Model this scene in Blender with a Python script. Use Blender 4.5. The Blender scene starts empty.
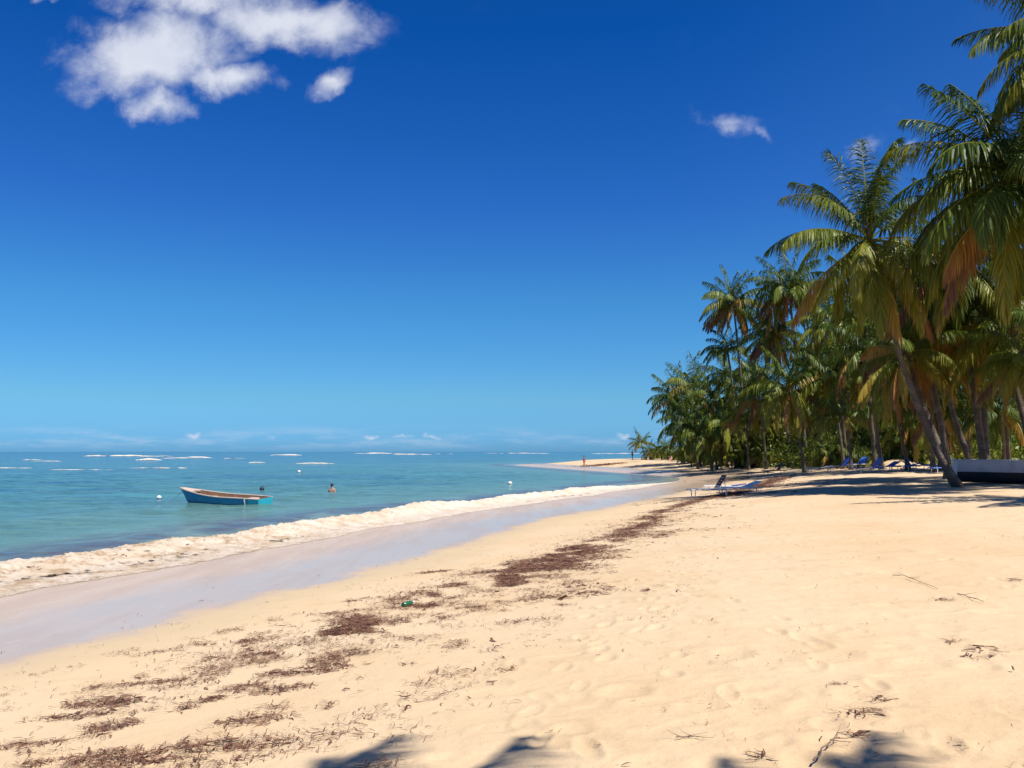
import bpy, math, random
import numpy as np
from mathutils import Vector, Matrix

random.seed(7)
RNG = np.random.default_rng(7)
S = bpy.context.scene
COL = S.collection
R = math.radians

# ------------------------------------------------------------------ camera
F_PX, PITCH, EYE = 887.0, R(4.35), 2.5
cam_d = bpy.data.cameras.new("camera")
cam = bpy.data.objects.new("camera", cam_d)
COL.objects.link(cam)
cam.location = (0, 0, EYE)
cam.rotation_euler = (R(90) + PITCH, 0, 0)
cam_d.sensor_width = 36.0
cam_d.lens = F_PX / 1024 * 36.0
cam_d.clip_start, cam_d.clip_end = 0.1, 90000
S.camera = cam


def ray(px, py):
    a, b = (px - 512) / F_PX, (384 - py) / F_PX
    return Vector((a, math.cos(PITCH) - b * math.sin(PITCH), math.sin(PITCH) + b * math.cos(PITCH)))


def at(px, py, Y):
    d = ray(px, py)
    return Vector((d.x / d.y * Y, Y, EYE + d.z / d.y * Y))


# ------------------------------------------------------------------ noise
def _h(ix, iy, seed):
    n = (ix.astype(np.int64) * 374761393 + iy.astype(np.int64) * 668265263 + seed * 1442695041) & 0x7FFFFFFF
    n = ((n ^ (n >> 13)) * 1274126177) & 0x7FFFFFFF
    return ((n ^ (n >> 16)) & 0xFFFF) / 65535.0


def vnoise(x, y, seed=0):
    x0, y0 = np.floor(x), np.floor(y)
    fx, fy = x - x0, y - y0
    fx, fy = fx * fx * (3 - 2 * fx), fy * fy * (3 - 2 * fy)
    a, b = _h(x0, y0, seed), _h(x0 + 1, y0, seed)
    c, d = _h(x0, y0 + 1, seed), _h(x0 + 1, y0 + 1, seed)
    return (a * (1 - fx) + b * fx) * (1 - fy) + (c * (1 - fx) + d * fx) * fy


def fbm(x, y, octaves=4, seed=0):
    s, a, t = 0.0, 1.0, 0.0
    for k in range(octaves):
        s = s + a * vnoise(x * 2 ** k + 17.3 * k, y * 2 ** k - 9.1 * k, seed + k)
        t += a
        a *= 0.5
    return s / t


def smooth(a, b, x):
    t = np.clip((x - a) / (b - a), 0, 1)
    return t * t * (3 - 2 * t)


# ------------------------------------------------------------------ shoreline
_ctrl = np.array([(-2500, -1500), (-500, -400), (-140, -140), (-48, -60), (-26, -25), (-17.5, -8), (-14.6, 2), (-11.6, 9), (-9.1, 15.7),
                  (-7.2, 20.9), (-3.9, 32), (0.8, 43), (5.4, 54), (10.4, 66), (15.2, 76), (17.4, 86), (16, 97), (12.8, 110),
                  (9.3, 126), (5.8, 142), (2.4, 158), (0.9, 166), (3, 176), (12, 190), (26, 214), (60, 300), (200, 700), (900, 2600),
                  (4000, 12000), (14000, 42000)], float)


def _catmull(P, n):
    out = []
    for i in range(len(P) - 1):
        p0, p1, p2, p3 = P[max(i - 1, 0)], P[i], P[i + 1], P[min(i + 2, len(P) - 1)]
        d = (np.linalg.norm(p1 - p0) ** .5 + 1e-9, np.linalg.norm(p2 - p1) ** .5, np.linalg.norm(p3 - p2) ** .5 + 1e-9)
        m1 = (p1 - p0) / d[0] - (p2 - p0) / (d[0] + d[1]) + (p2 - p1) / d[1] if i > 0 else (p2 - p1) / d[1]
        m2 = (p2 - p1) / d[1] - (p3 - p1) / (d[1] + d[2]) + (p3 - p2) / d[2] if i < len(P) - 2 else (p2 - p1) / d[1]
        m1, m2 = m1 * d[1], m2 * d[1]
        t = np.linspace(0, 1, n, endpoint=False)[:, None]
        out.append((2 * t ** 3 - 3 * t ** 2 + 1) * p1 + (t ** 3 - 2 * t ** 2 + t) * m1 + (-2 * t ** 3 + 3 * t ** 2) * p2 + (t ** 3 - t ** 2) * m2)
    out.append(P[-1:])
    return np.vstack(out)


SHORE = _catmull(_ctrl, 7)


def sdist(x, y):
    """signed distance to the waterline, land positive"""
    x, y = np.atleast_1d(np.asarray(x, float)).ravel(), np.atleast_1d(np.asarray(y, float)).ravel()
    A, B = SHORE[:-1], SHORE[1:]
    D = B - A
    L2 = (D ** 2).sum(1)
    res = np.empty(len(x))
    for i in range(0, len(x), 20000):
        px, py = x[i:i + 20000, None], y[i:i + 20000, None]
        wx, wy = px - A[:, 0], py - A[:, 1]
        t = np.clip((wx * D[:, 0] + wy * D[:, 1]) / L2, 0, 1)
        ex, ey = wx - t * D[:, 0], wy - t * D[:, 1]
        q = ex * ex + ey * ey
        k = q.argmin(1)
        r = np.arange(len(k))
        cr = D[k, 0] * wy[r, k] - D[k, 1] * wx[r, k]
        res[i:i + 20000] = np.sqrt(q[r, k]) * np.where(cr < 0, 1, -1)
    return res


_pd = np.arange(-400, 600, 0.1)
_pz = np.interp(_pd, [-400, -60, -20, -6, 0, 5.6, 9, 13, 20, 40, 120, 600], [-6, -3, -1.4, -.5, 0, .21, .52, .92, 1.16, 1.38, 1.8, 3])
_pz = np.convolve(np.pad(_pz, 12, mode='edge'), np.ones(25) / 25, 'valid')


def zland(x, y, d=None):
    x, y = np.atleast_1d(np.asarray(x, float)).ravel(), np.atleast_1d(np.asarray(y, float)).ravel()
    if d is None:
        d = sdist(x, y)
    z = np.interp(d, _pd, _pz)
    z = z + (fbm(x * .18, y * .18, 3, 5) - .5) * .22 * smooth(10, 20, d)
    for (mx, my, rx, ry, h) in MOUNDS:
        z = z + h * np.exp(-((x - mx) / rx) ** 2 - ((y - my) / ry) ** 2)
    return z


MOUNDS = []


def ground(px, py):
    """where the sight line of a picture point meets the beach"""
    d = ray(px, py)
    t = np.geomspace(2, 500, 900)
    X, Y, Z = d.x * t, d.y * t, EYE + d.z * t
    g = Z - zland(X, Y)
    k = int(np.argmax(g < 0)) if (g < 0).any() else len(t) - 1
    t0 = t[k - 1] + (t[k] - t[k - 1]) * g[k - 1] / (g[k - 1] - g[k] + 1e-9) if k else t[0]
    x, y = d.x * t0, d.y * t0
    return Vector((x, y, float(zland(x, y)[0])))


def on_sand(px, Y):
    x = (px - 512) / F_PX * Y
    return Vector((x, Y, float(zland(x, Y)[0])))


# ------------------------------------------------------------------ helpers
def tag(o, label=None, cat=None, group=None, kind=None):
    for k, v in (("label", label), ("category", cat), ("group", group), ("kind", kind)):
        if v:
            o[k] = v
    return o


def empty(name, loc, rz=0.0, label=None, cat=None, group=None):
    o = bpy.data.objects.new(name, None)
    COL.objects.link(o)
    o.location = loc
    o.rotation_euler = (0, 0, rz)
    o.empty_display_size = 0.3
    return tag(o, label, cat, group)


def link(name, me, mat=None, parent=None, smooth_shade=False):
    o = bpy.data.objects.new(name, me)
    COL.objects.link(o)
    if mat is not None:
        for m in (mat if isinstance(mat, (list, tuple)) else [mat]):
            me.materials.append(m)
    if parent is not None:
        o.parent = parent
    if smooth_shade:
        me.shade_smooth()
    return o


class MB:
    """collects simple solids and builds them as one mesh"""

    def __init__(self):
        self.v, self.f = [], []

    def add(self, vs, fs):
        n = len(self.v)
        self.v += [tuple(p) for p in vs]
        self.f += [tuple(i + n for i in q) for q in fs]
        return self

    def box(self, c, s, M=None, taper=1.0, bev=0.0):
        x, y, z = s[0] / 2, s[1] / 2, s[2] / 2
        b = min(bev, x * .9, y * .9, z * .9)
        vs, fs = [], []
        if b <= 0:
            for k in (-1, 1):
                t = taper if k > 0 else 1
                vs += [(-x * t, -y * t, z * k), (x * t, -y * t, z * k), (x * t, y * t, z * k), (-x * t, y * t, z * k)]
            fs = [(3, 2, 1, 0), (4, 5, 6, 7), (0, 1, 5, 4), (1, 2, 6, 5), (2, 3, 7, 6), (3, 0, 4, 7)]
        else:
            ring = [(-x + b, -y), (x - b, -y), (x, -y + b), (x, y - b), (x - b, y), (-x + b, y), (-x, y - b), (-x, -y + b)]
            lv = [(-z, b), (-z + b, 0), (z - b, 0), (z, b)]
            for zz, ins in lv:
                fx, fy = (x - ins) / x, (y - ins) / y
                vs += [(px * fx, py * fy, zz) for px, py in ring]
            for l in range(3):
                for i in range(8):
                    j = (i + 1) % 8
                    fs.append((l * 8 + i, l * 8 + j, l * 8 + 8 + j, l * 8 + 8 + i))
            fs += [tuple(range(7, -1, -1)), tuple(range(24, 32))]
        vs = [Vector(p) for p in vs]
        if M is not None:
            vs = [M @ p for p in vs]
        return self.add([p + Vector(c) for p in vs], fs)

    def tube(self, pts, rad, n=8, cap=True):
        pts = [Vector(p) for p in pts]
        rad = rad if isinstance(rad, (list, tuple, np.ndarray)) else [rad] * len(pts)
        vs, fs = [], []
        up = Vector((0, 0, 1))
        for i, p in enumerate(pts):
            t = (pts[min(i + 1, len(pts) - 1)] - pts[max(i - 1, 0)]).normalized()
            a = t.cross(up if abs(t.z) < .95 else Vector((1, 0, 0))).normalized()
            b = a.cross(t)
            if i and (a.dot(pa) < 0):
                a, b = -a, -b
            pa = a
            for k in range(n):
                w = 2 * math.pi * k / n
                vs.append(p + (a * math.cos(w) + b * math.sin(w)) * rad[i])
        for i in range(len(pts) - 1):
            for k in range(n):
                j = (k + 1) % n
                fs.append((i * n + k, i * n + j, i * n + n + j, i * n + n + k))
        if cap:
            fs += [tuple(range(n - 1, -1, -1)), tuple(range((len(pts) - 1) * n, len(pts) * n))]
        return self.add(vs, fs)

    def ball(self, c, r, nu=12, nv=8):
        r = (r, r, r) if not isinstance(r, (tuple, list)) else r
        vs, fs = [], []
        for i in range(nv + 1):
            th = math.pi * i / nv
            for k in range(nu):
                w = 2 * math.pi * k / nu
                vs.append(Vector(c) + Vector((r[0] * math.sin(th) * math.cos(w), r[1] * math.sin(th) * math.sin(w), r[2] * math.cos(th))))
        for i in range(nv):
            for k in range(nu):
                j = (k + 1) % nu
                fs.append((i * nu + k, i * nu + nu + k, i * nu + nu + j, i * nu + j))
        return self.add(vs, fs)

    def mesh(self, name):
        me = bpy.data.meshes.new(name)
        me.from_pydata(self.v, [], self.f)
        me.validate()
        me.update()
        return me

    def build(self, name, mat, parent=None, sm=False):
        return link(name, self.mesh(name), mat, parent, sm)


def np_mesh(name, V, Q, attrs=None, smooth_shade=True):
    """mesh from numpy arrays of points and quads"""
    me = bpy.data.meshes.new(name)
    me.vertices.add(len(V))
    me.vertices.foreach_set("co", np.asarray(V, np.float32).ravel())
    m = Q.shape[1]
    me.loops.add(Q.size)
    me.loops.foreach_set("vertex_index", Q.astype(np.int32).ravel())
    me.polygons.add(len(Q))
    me.polygons.foreach_set("loop_start", np.arange(0, Q.size, m, dtype=np.int32))
    me.polygons.foreach_set("use_smooth", np.full(len(Q), smooth_shade))
    for k, a in (attrs or {}).items():
        at_ = me.attributes.new(k, 'FLOAT', 'POINT')
        at_.data.foreach_set("value", np.asarray(a, np.float32))
    me.update(calc_edges=True)
    return me


# ------------------------------------------------------------------ node materials
class NT:
    def __init__(self, name):
        self.m = bpy.data.materials.new(name)
        self.m.use_nodes = True
        self.t = self.m.node_tree
        self.b = self.t.nodes["Principled BSDF"]
        self.out = self.t.nodes["Material Output"]

    def n(self, typ, **kw):
        nd = self.t.nodes.new(typ)
        for k, v in kw.items():
            if k in nd.inputs.keys() if isinstance(k, str) else False:
                nd.inputs[k].default_value = v
            else:
                setattr(nd, k, v)
        return nd

    def l(self, a, b):
        self.t.links.new(a, b)

    def attr(self, name):
        return self.n('ShaderNodeAttribute', attribute_name=name).outputs['Fac']

    def obj(self):
        return self.n('ShaderNodeTexCoord').outputs['Object']

    def noise(self, scale, detail=4, rough=.55, vec=None, stretch=None, dist=0.0):
        nd = self.n('ShaderNodeTexNoise')
        nd.inputs['Scale'].default_value = scale
        nd.inputs['Detail'].default_value = detail
        nd.inputs['Roughness'].default_value = rough
        nd.inputs['Distortion'].default_value = dist
        v = vec if vec is not None else self.obj()
        if stretch:
            mp = self.n('ShaderNodeMapping')
            mp.inputs['Scale'].default_value = stretch[:3]
            if len(stretch) > 3:
                mp.inputs['Rotation'].default_value = (0, 0, stretch[3])
            self.l(v, mp.inputs['Vector'])
            v = mp.outputs['Vector']
        self.l(v, nd.inputs['Vector'])
        return nd.outputs['Fac']

    def ramp(self, fac, stops, interp='LINEAR'):
        nd = self.n('ShaderNodeValToRGB')
        nd.color_ramp.interpolation = interp
        el = nd.color_ramp.elements
        while len(el) < len(stops):
            el.new(0.5)
        for e, (p, c) in zip(el, stops):
            e.position = p
            e.color = tuple(c) + (1,) if len(c) == 3 else c
        self.l(fac, nd.inputs['Fac'])
        return nd.outputs['Color']

    def math(self, op, a, b=None, c=None, clamp=False):
        nd = self.n('ShaderNodeMath', operation=op)
        nd.use_clamp = clamp
        for i, v in enumerate((a, b, c)):
            if v is None:
                continue
            if isinstance(v, (int, float)):
                nd.inputs[i].default_value = v
            else:
                self.l(v, nd.inputs[i])
        return nd.outputs[0]

    def step(self, x, lo, hi, to0=0.0, to1=1.0):
        nd = self.n('ShaderNodeMapRange', interpolation_type='SMOOTHSTEP')
        self.l(x, nd.inputs['Value'])
        nd.inputs['From Min'].default_value = lo
        nd.inputs['From Max'].default_value = hi
        nd.inputs['To Min'].default_value = to0
        nd.inputs['To Max'].default_value = to1
        return nd.outputs['Result']

    def mix(self, fac, a, b, mode='MIX'):
        nd = self.n('ShaderNodeMix', data_type='RGBA', blend_type=mode)
        for sock, v in ((nd.inputs['Factor'], fac), (nd.inputs[6], a), (nd.inputs[7], b)):
            if isinstance(v, (int, float)):
                sock.default_value = v
            elif isinstance(v, tuple):
                sock.default_value = v + (1,) if len(v) == 3 else v
            else:
                self.l(v, sock)
        return nd.outputs[2]

    def bump(self, h, strength=.5, dist=.02, prev=None):
        nd = self.n('ShaderNodeBump')
        nd.inputs['Strength'].default_value = strength
        nd.inputs['Distance'].default_value = dist
        self.l(h, nd.inputs['Height'])
        if prev is not None:
            self.l(prev, nd.inputs['Normal'])
        return nd.outputs['Normal']

    def put(self, **kw):
        for k, v in kw.items():
            s = self.b.inputs[k.replace('_', ' ')]
            if isinstance(v, (int, float)):
                s.default_value = v
            elif isinstance(v, tuple):
                s.default_value = v + (1,) if len(v) == 3 and s.type == 'RGBA' else v
            else:
                self.l(v, s)
        return self


def paint(name, col, rough=.5, wear=.25, scale=6.0, dark=None):
    """painted or plain surface with uneven, worn colour"""
    t = NT(name)
    dk = dark or tuple(c * .55 for c in col)
    f = t.step(t.noise(scale, 6, .65), .45, .75)
    c = t.mix(t.math('MULTIPLY', f, wear * 2), col, dk)
    t.put(Base_Color=c, Roughness=rough, Normal=t.bump(t.noise(scale * 5, 4), .15, .01))
    return t.m


# -- sand
t = NT("beach_sand")
sh = t.attr("shore")
wob = t.math('ADD', t.math('MULTIPLY', t.math('SUBTRACT', t.noise(.45, 5, .6), .5), 2.2), t.math('MULTIPLY', t.math('SUBTRACT', t.noise(2.5, 5, .7), .5), .7))
shw = t.math('ADD', sh, wob)
dry = t.step(shw, 5.0, 5.9)
film = t.step(shw, 1.6, 3.8)
damp = t.step(shw, 5.6, 7.2)
big = t.noise(.22, 5, .6)
mid = t.noise(1.7, 6, .62)
fine = t.noise(14, 6, .7)
grain = t.noise(120, 3, .8)
cd = t.ramp(big, [(.3, (.62, .475, .31)), (.52, (.60, .44, .27)), (.72, (.56, .385, .215))])
cd = t.mix(t.step(mid, .52, .72, 0, .45), cd, (.47, .33, .18))
cd = t.mix(t.step(fine, .60, .74, 0, .35), cd, (.37, .25, .14))
cd = t.mix(t.step(t.noise(38, 2, .5), .71, .76, 0, .6), cd, (.20, .12, .08))
cd = t.mix(t.step(grain, .35, .75, 0, .22), cd, (.66, .56, .42))
cw = t.mix(film, (.58, .42, .28), (.52, .395, .285))
streak = t.noise(1.3, 6, .65, stretch=(1, .16, 1, -.37))
cw = t.mix(t.step(streak, .42, .62, 0, .45), cw, (.40, .30, .225))
cw = t.mix(t.step(t.noise(4.5, 5, .7, stretch=(1, .4, 1, -.37)), .56, .72, 0, .35), cw, (.60, .48, .37))
cw = t.mix(t.step(t.noise(26, 3, .6), .68, .74, 0, .6), cw, (.16, .10, .08))
cw = t.mix(t.step(t.noise(.8, 5, .6, stretch=(1, .25, 1, -.37)), .5, .8, 0, .35), cw, (.42, .31, .24))
cdamp = t.mix(damp, (.52, .40, .25), cd)
col = t.mix(dry, cw, cdamp)
rgh = t.math('ADD', t.math('MULTIPLY', dry, .62), t.math('ADD', t.math('MULTIPLY', t.math('SUBTRACT', 1, film), .10), t.math('MULTIPLY', streak, .36)), clamp=True)
hsum = t.math('ADD', t.math('MULTIPLY', mid, 1.2), t.math('ADD', t.math('MULTIPLY', fine, .35), t.math('MULTIPLY', grain, .04)))
nd_ = t.n('ShaderNodeBump')
nd_.inputs['Distance'].default_value = .05
t.l(hsum, nd_.inputs['Height'])
t.l(t.math('ADD', t.math('MULTIPLY', t.step(shw, 5.6, 11), .55), .03), nd_.inputs['Strength'])
t.put(Base_Color=col, Roughness=rgh, Normal=nd_.outputs['Normal'], Specular_IOR_Level=t.math('SUBTRACT', .16, t.math('MULTIPLY', dry, .08)))
M_SAND = t.m

# -- sea
t = NT("sea_water")
fa, sh = t.attr("far"), t.attr("shore")
c = t.ramp(fa, [(.0, (.42, .34, .25)), (.14, (.22, .245, .195)), (.27, (.115, .215, .165)), (.40, (.066, .172, .150)), (.52, (.034, .132, .135)),
                (.66, (.020, .105, .155)), (.80, (.010, .070, .125)), (1., (.004, .035, .085))])
pat = t.noise(.035, 4, .6, stretch=(1, 1.8, 1, -.3))
c = t.mix(t.math('MULTIPLY', t.step(pat, .46, .58), t.math('MULTIPLY', t.step(fa, .30, .42), t.step(fa, .95, .70, 0, .75))), c, (.03, .10, .155))
pat2 = t.noise(.06, 3, .5, stretch=(1, 2.5, 1, -.2))
c = t.mix(t.math('MULTIPLY', t.step(pat2, .55, .7, 0, .5), t.step(fa, .25, .4)), c, (.09, .33, .31))
weed = t.math('MULTIPLY', t.step(sh, -7.5, -4.4), t.step(sh, -2.6, -3.6))
weed = t.math('MULTIPLY', weed, t.step(t.noise(.35, 4, .6, stretch=(1, .45, 1, -.37)), .36, .52, 0, .85))
c = t.mix(weed, c, (.085, .06, .075))
pat3 = t.noise(.30, 5, .65, stretch=(1, 2.4, 1, -.25))
c = t.mix(t.step(pat3, .40, .66, 0, .38), c, t.mix(1.0, c, (.45, .62, .72), 'MULTIPLY'))
c = t.mix(t.math('MULTIPLY', t.step(pat3, .52, .34, 0, .35), t.step(fa, .9, .5)), c, (.14, .30, .27))
b1 = t.noise(1.1, 5, .6, stretch=(1, 1.5, 1, -.35))
b2 = t.noise(6, 4, .6)
n1 = t.bump(b1, .7, .30)
n2 = t.bump(b2, .35, .03, n1)
t.put(Base_Color=c, Roughness=.12, Normal=n2, IOR=1.33, Specular_IOR_Level=t.step(fa, .5, .85, .27, .06))
M_SEA = t.m

# -- foam
t = NT("sea_foam")
br = t.math('MULTIPLY', t.step(t.noise(1.9, 7, .72), .44, .66), t.attr("dirt"))
c = t.mix(t.step(t.noise(1.1, 5, .6), .3, .7), (.74, .67, .58), (.62, .50, .37))
c = t.mix(t.math('MULTIPLY', t.attr('dirt'), .42), c, (.62, .48, .33))
c = t.mix(br, c, (.38, .24, .12))
c = t.mix(t.math('MULTIPLY', t.step(t.noise(5.5, 4, .6), .60, .68), t.attr("dirt")), c, (.10, .05, .035))
vo = t.n('ShaderNodeTexVoronoi', feature='DISTANCE_TO_EDGE')
vo.inputs['Scale'].default_value = 5.5
wv = t.n('ShaderNodeVectorMath', operation='ADD')
wn_ = t.n('ShaderNodeTexNoise')
wn_.inputs['Scale'].default_value = 2.2
wn_.inputs['Detail'].default_value = 4
t.l(t.obj(), wn_.inputs['Vector'])
t.l(t.obj(), wv.inputs[0])
t.l(wn_.outputs['Color'], wv.inputs[1])
t.l(wv.outputs[0], vo.inputs['Vector'])
lace = t.math('MULTIPLY', t.step(vo.outputs['Distance'], .03, .20), t.attr('lace'))
al = t.step(t.math('ADD', t.attr("cover"), t.math('MULTIPLY', t.math('SUBTRACT', t.noise(3.2, 5, .65), .5), 1.5)), .38, .60)
c = t.mix(t.math('MULTIPLY', lace, .60), c, (.45, .35, .25))
n1 = t.bump(t.noise(15, 7, .75), .85, .05)
t.put(Base_Color=c, Roughness=.55, Normal=n1, Alpha=al, Specular_IOR_Level=.3, Subsurface_Weight=.35, Subsurface_Radius=(.08, .07, .06))
M_FOAM = t.m

# -- palm leaves
def leaf_mat(name, gloss=.46):
    t = NT(name)
    age = t.attr("age")
    rnd = t.attr("rnd")
    oi = t.n('ShaderNodeObjectInfo').outputs['Random']
    a2 = t.math('ADD', age, t.math('MULTIPLY', t.math('SUBTRACT', t.math('ADD', rnd, t.math('MULTIPLY', oi, .6)), .8), .22), clamp=True)
    c = t.ramp(a2, [(0, (.030, .070, .008)), (.22, (.112, .160, .014)), (.45, (.27, .262, .025)), (.66, (.46, .30, .05)),
                    (.82, (.44, .20, .055)), (1., (.21, .11, .055))])
    tr = t.n('ShaderNodeBsdfTranslucent')
    t.l(t.mix(.5, c, (.30, .36, .03), 'MULTIPLY') if False else c, tr.inputs['Color'])
    t.put(Base_Color=c, Roughness=gloss, Specular_IOR_Level=.36)
    mx = t.n('ShaderNodeMixShader')
    mx.inputs[0].default_value = .28
    t.l(t.b.outputs[0], mx.inputs[1])
    t.l(tr.outputs[0], mx.inputs[2])
    t.l(mx.outputs[0], t.out.inputs['Surface'])
    return t.m


M_LEAF = leaf_mat("palm_leaf")
M_SHRUB = leaf_mat("shrub_leaf", .42)

t = NT("palm_bark")
w = t.n('ShaderNodeTexWave', wave_type='BANDS', bands_direction='Z')
w.inputs['Scale'].default_value = 2.6
w.inputs['Distortion'].default_value = 5
w.inputs['Detail'].default_value = 3
t.l(t.obj(), w.inputs['Vector'])
c = t.ramp(t.noise(2.2, 6, .65), [(.3, (.065, .046, .033)), (.55, (.14, .105, .078)), (.75, (.24, .20, .16))])
c = t.mix(t.step(w.outputs['Fac'], .55, .95, 0, .35), c, (.055, .04, .03))
t.put(Base_Color=c, Roughness=.85, Normal=t.bump(t.math('ADD', t.math('MULTIPLY', w.outputs['Fac'], .4), t.noise(9, 5, .7)), .5, .03))
M_BARK = t.m

t = NT("dry_weed")
c = t.ramp(t.noise(7, 4, .6), [(.3, (.06, .024, .014)), (.5, (.15, .062, .036)), (.72, (.30, .17, .10))])
t.put(Base_Color=c, Roughness=.8)
M_WEED = t.m

M_BLUE = paint("blue_hull_paint", (.014, .22, .42), .38, .2, 3)
M_TURQ = paint("turquoise_paint", (.03, .40, .52), .4, .2, 4)
M_GUNW = paint("weathered_gunwale", (.55, .42, .34), .6, .4, 7)
M_WOOD = paint("boat_inside_wood", (.25, .13, .075), .7, .4, 5)
M_OLDW = paint("old_white_paint", (.50, .50, .53), .55, .35, 3, (.27, .27, .30))
M_NAVY = paint("dark_bottom_paint", (.02, .024, .035), .6, .3, 3)
M_PLAST = paint("white_plastic", (.72, .71, .70), .4, .12, 8)
M_SLING = paint("blue_sling", (.05, .14, .50), .6, .2, 8)
M_DARKS = paint("dark_sling", (.022, .025, .04), .65, .2, 8)
M_TOWEL = paint("blue_towel", (.02, .12, .55), .85, .2, 6)
M_TOWELB = paint("brown_towel", (.22, .10, .06), .85, .2, 6)
M_SKIN = paint("skin", (.48, .27, .19), .5, .15, 9)
M_SKIND = paint("tanned_skin", (.26, .115, .06), .5, .15, 9)
M_HAIR = paint("dark_hair", (.02, .014, .012), .5, .2, 20)
M_CLRED = paint("red_cloth", (.45, .06, .06), .8, .2, 9)
M_CLPINK = paint("pink_cloth", (.60, .26, .28), .8, .2, 9)
M_CLNAVY = paint("navy_cloth", (.02, .03, .09), .8, .2, 9)
M_CANVAS = paint("white_canvas", (.78, .77, .74), .8, .1, 5)
M_BUOYW = paint("white_buoy", (.78, .77, .73), .45, .2, 8)
M_BUOYD = paint("dark_buoy", (.025, .025, .06), .45, .2, 8)
M_GLASS = paint("green_plastic", (.02, .12, .05), .25, .1, 10)
M_NUT = paint("coconut_husk", (.16, .17, .04), .5, .4, 9)
M_TWIG = paint("dry_twig", (.22, .15, .10), .85, .4, 20)

# ================================================================== THE SETTING
_mp = at(897, 457, 62)
MOUNDS.append((float(_mp.x), 62.0, 1.7, 2.0, .70))
MOUNDS.append((26, 80, 9, 24, .42))
GX, GY = ground(962, 485).x, ground(962, 485).y

# -- beach: one polar sheet out to the horizon, fine where the camera looks
th = np.concatenate([np.radians(np.linspace(-43, 43, 600)), np.radians(np.linspace(43, 317, 70)[1:-1])])
rr = np.concatenate([np.geomspace(.05, 3.2, 16), np.geomspace(3.2, 60, 640)[1:], np.geomspace(60, 600, 170)[1:], np.geomspace(600, 42000, 26)[1:]])
TH, RR = np.meshgrid(th, rr)
X, Y = (RR * np.sin(TH)).ravel(), (RR * np.cos(TH)).ravel()
D = sdist(X, Y)
Z = zland(X, Y, D)
nearm = np.clip(1 - RR.ravel() / 90, 0, 1)
lump = smooth(9.5, 13, D) * nearm
Z += lump * ((fbm(X * 1.1, Y * 1.1, 4, 31) - .5) * .028 + (fbm(X * 5.2, Y * 5.2, 3, 33) - .5) * .017)
Z += smooth(5.6, 9, D) * nearm * (fbm(X * 2.2, Y * 2.2, 3, 37) - .5) * .022
nth = 600
ln0, ln1 = math.log(3.2), math.log(60)
Zg = Z.reshape(RR.shape)
Xg, Yg, Dg = X.reshape(RR.shape), Y.reshape(RR.shape), D.reshape(RR.shape)


def dent(x, y, a, ln, wd, dep):
    r, tt = math.hypot(x, y), math.atan2(x, y)
    if not (3.4 < r < 55 and abs(tt) < R(42)):
        return
    i0 = 15 + int((math.log(max(r - ln * 1.6, 3.3)) - ln0) / (ln1 - ln0) * 639)
    i1 = 15 + int((math.log(min(r + ln * 1.6, 59)) - ln0) / (ln1 - ln0) * 639) + 2
    dt = ln * 1.6 / r
    j0 = max(0, int((tt - dt + R(43)) / R(86) * 599))
    j1 = min(599, int((tt + dt + R(43)) / R(86) * 599) + 2)
    sx, sy = Xg[i0:i1, j0:j1] - x, Yg[i0:i1, j0:j1] - y
    u, v = (sx * math.cos(a) + sy * math.sin(a)) / ln, (-sx * math.sin(a) + sy * math.cos(a)) / wd
    q = u * u + v * v
    Zg[i0:i1, j0:j1] += -dep * np.exp(-q * q * 1.3) + dep * .55 * np.exp(-(np.sqrt(q) - 1.35) ** 2 * 9)


# trails of old footprints and trampled hollows
for k in range(46):
    a = random.gauss(R(68), .5)
    r0 = random.uniform(4, 26)
    x, y = random.uniform(-.35, .62) * r0, r0
    for s in range(random.randint(10, 36)):
        a += random.gauss(0, .05)
        x, y = x + .62 * math.cos(a), y + .62 * math.sin(a)
        sd = .11 * (1 if s % 2 else -1)
        px_, py_ = x - sd * math.sin(a), y + sd * math.cos(a)
        if py_ > 3 and float(np.interp(py_, SHORE[:, 1][20:130], SHORE[:, 0][20:130])) + 12 < px_:
            dent(px_, py_, a + random.gauss(0, .2), random.uniform(.12, .17), random.uniform(.05, .075), random.uniform(.007, .015))
for k in range(420):
    r0 = 4 * math.exp(random.random() * 2.2)
    x, y = random.uniform(-.4, .75) * r0, r0
    if float(np.interp(y, SHORE[:, 1][20:130], SHORE[:, 0][20:130])) + 12.5 < x:
        dent(x, y, random.random() * 6.3, random.uniform(.10, .24), random.uniform(.07, .16), random.uniform(.004, .011))
Z = Zg.ravel()
nr, nc = RR.shape
ii, jj = np.meshgrid(np.arange(nr - 1), np.arange(nc), indexing='ij')
j2 = (jj + 1) % nc
Q = np.stack([ii * nc + jj, ii * nc + j2, (ii + 1) * nc + j2, (ii + 1) * nc + jj], -1).reshape(-1, 4)[:, ::-1]
me = np_mesh("beach", np.stack([X, Y, Z], 1), Q, {"shore": D})
beach = tag(link("beach", me, M_SAND), "pale golden sand beach sloping down to the sea", kind="structure")

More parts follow.
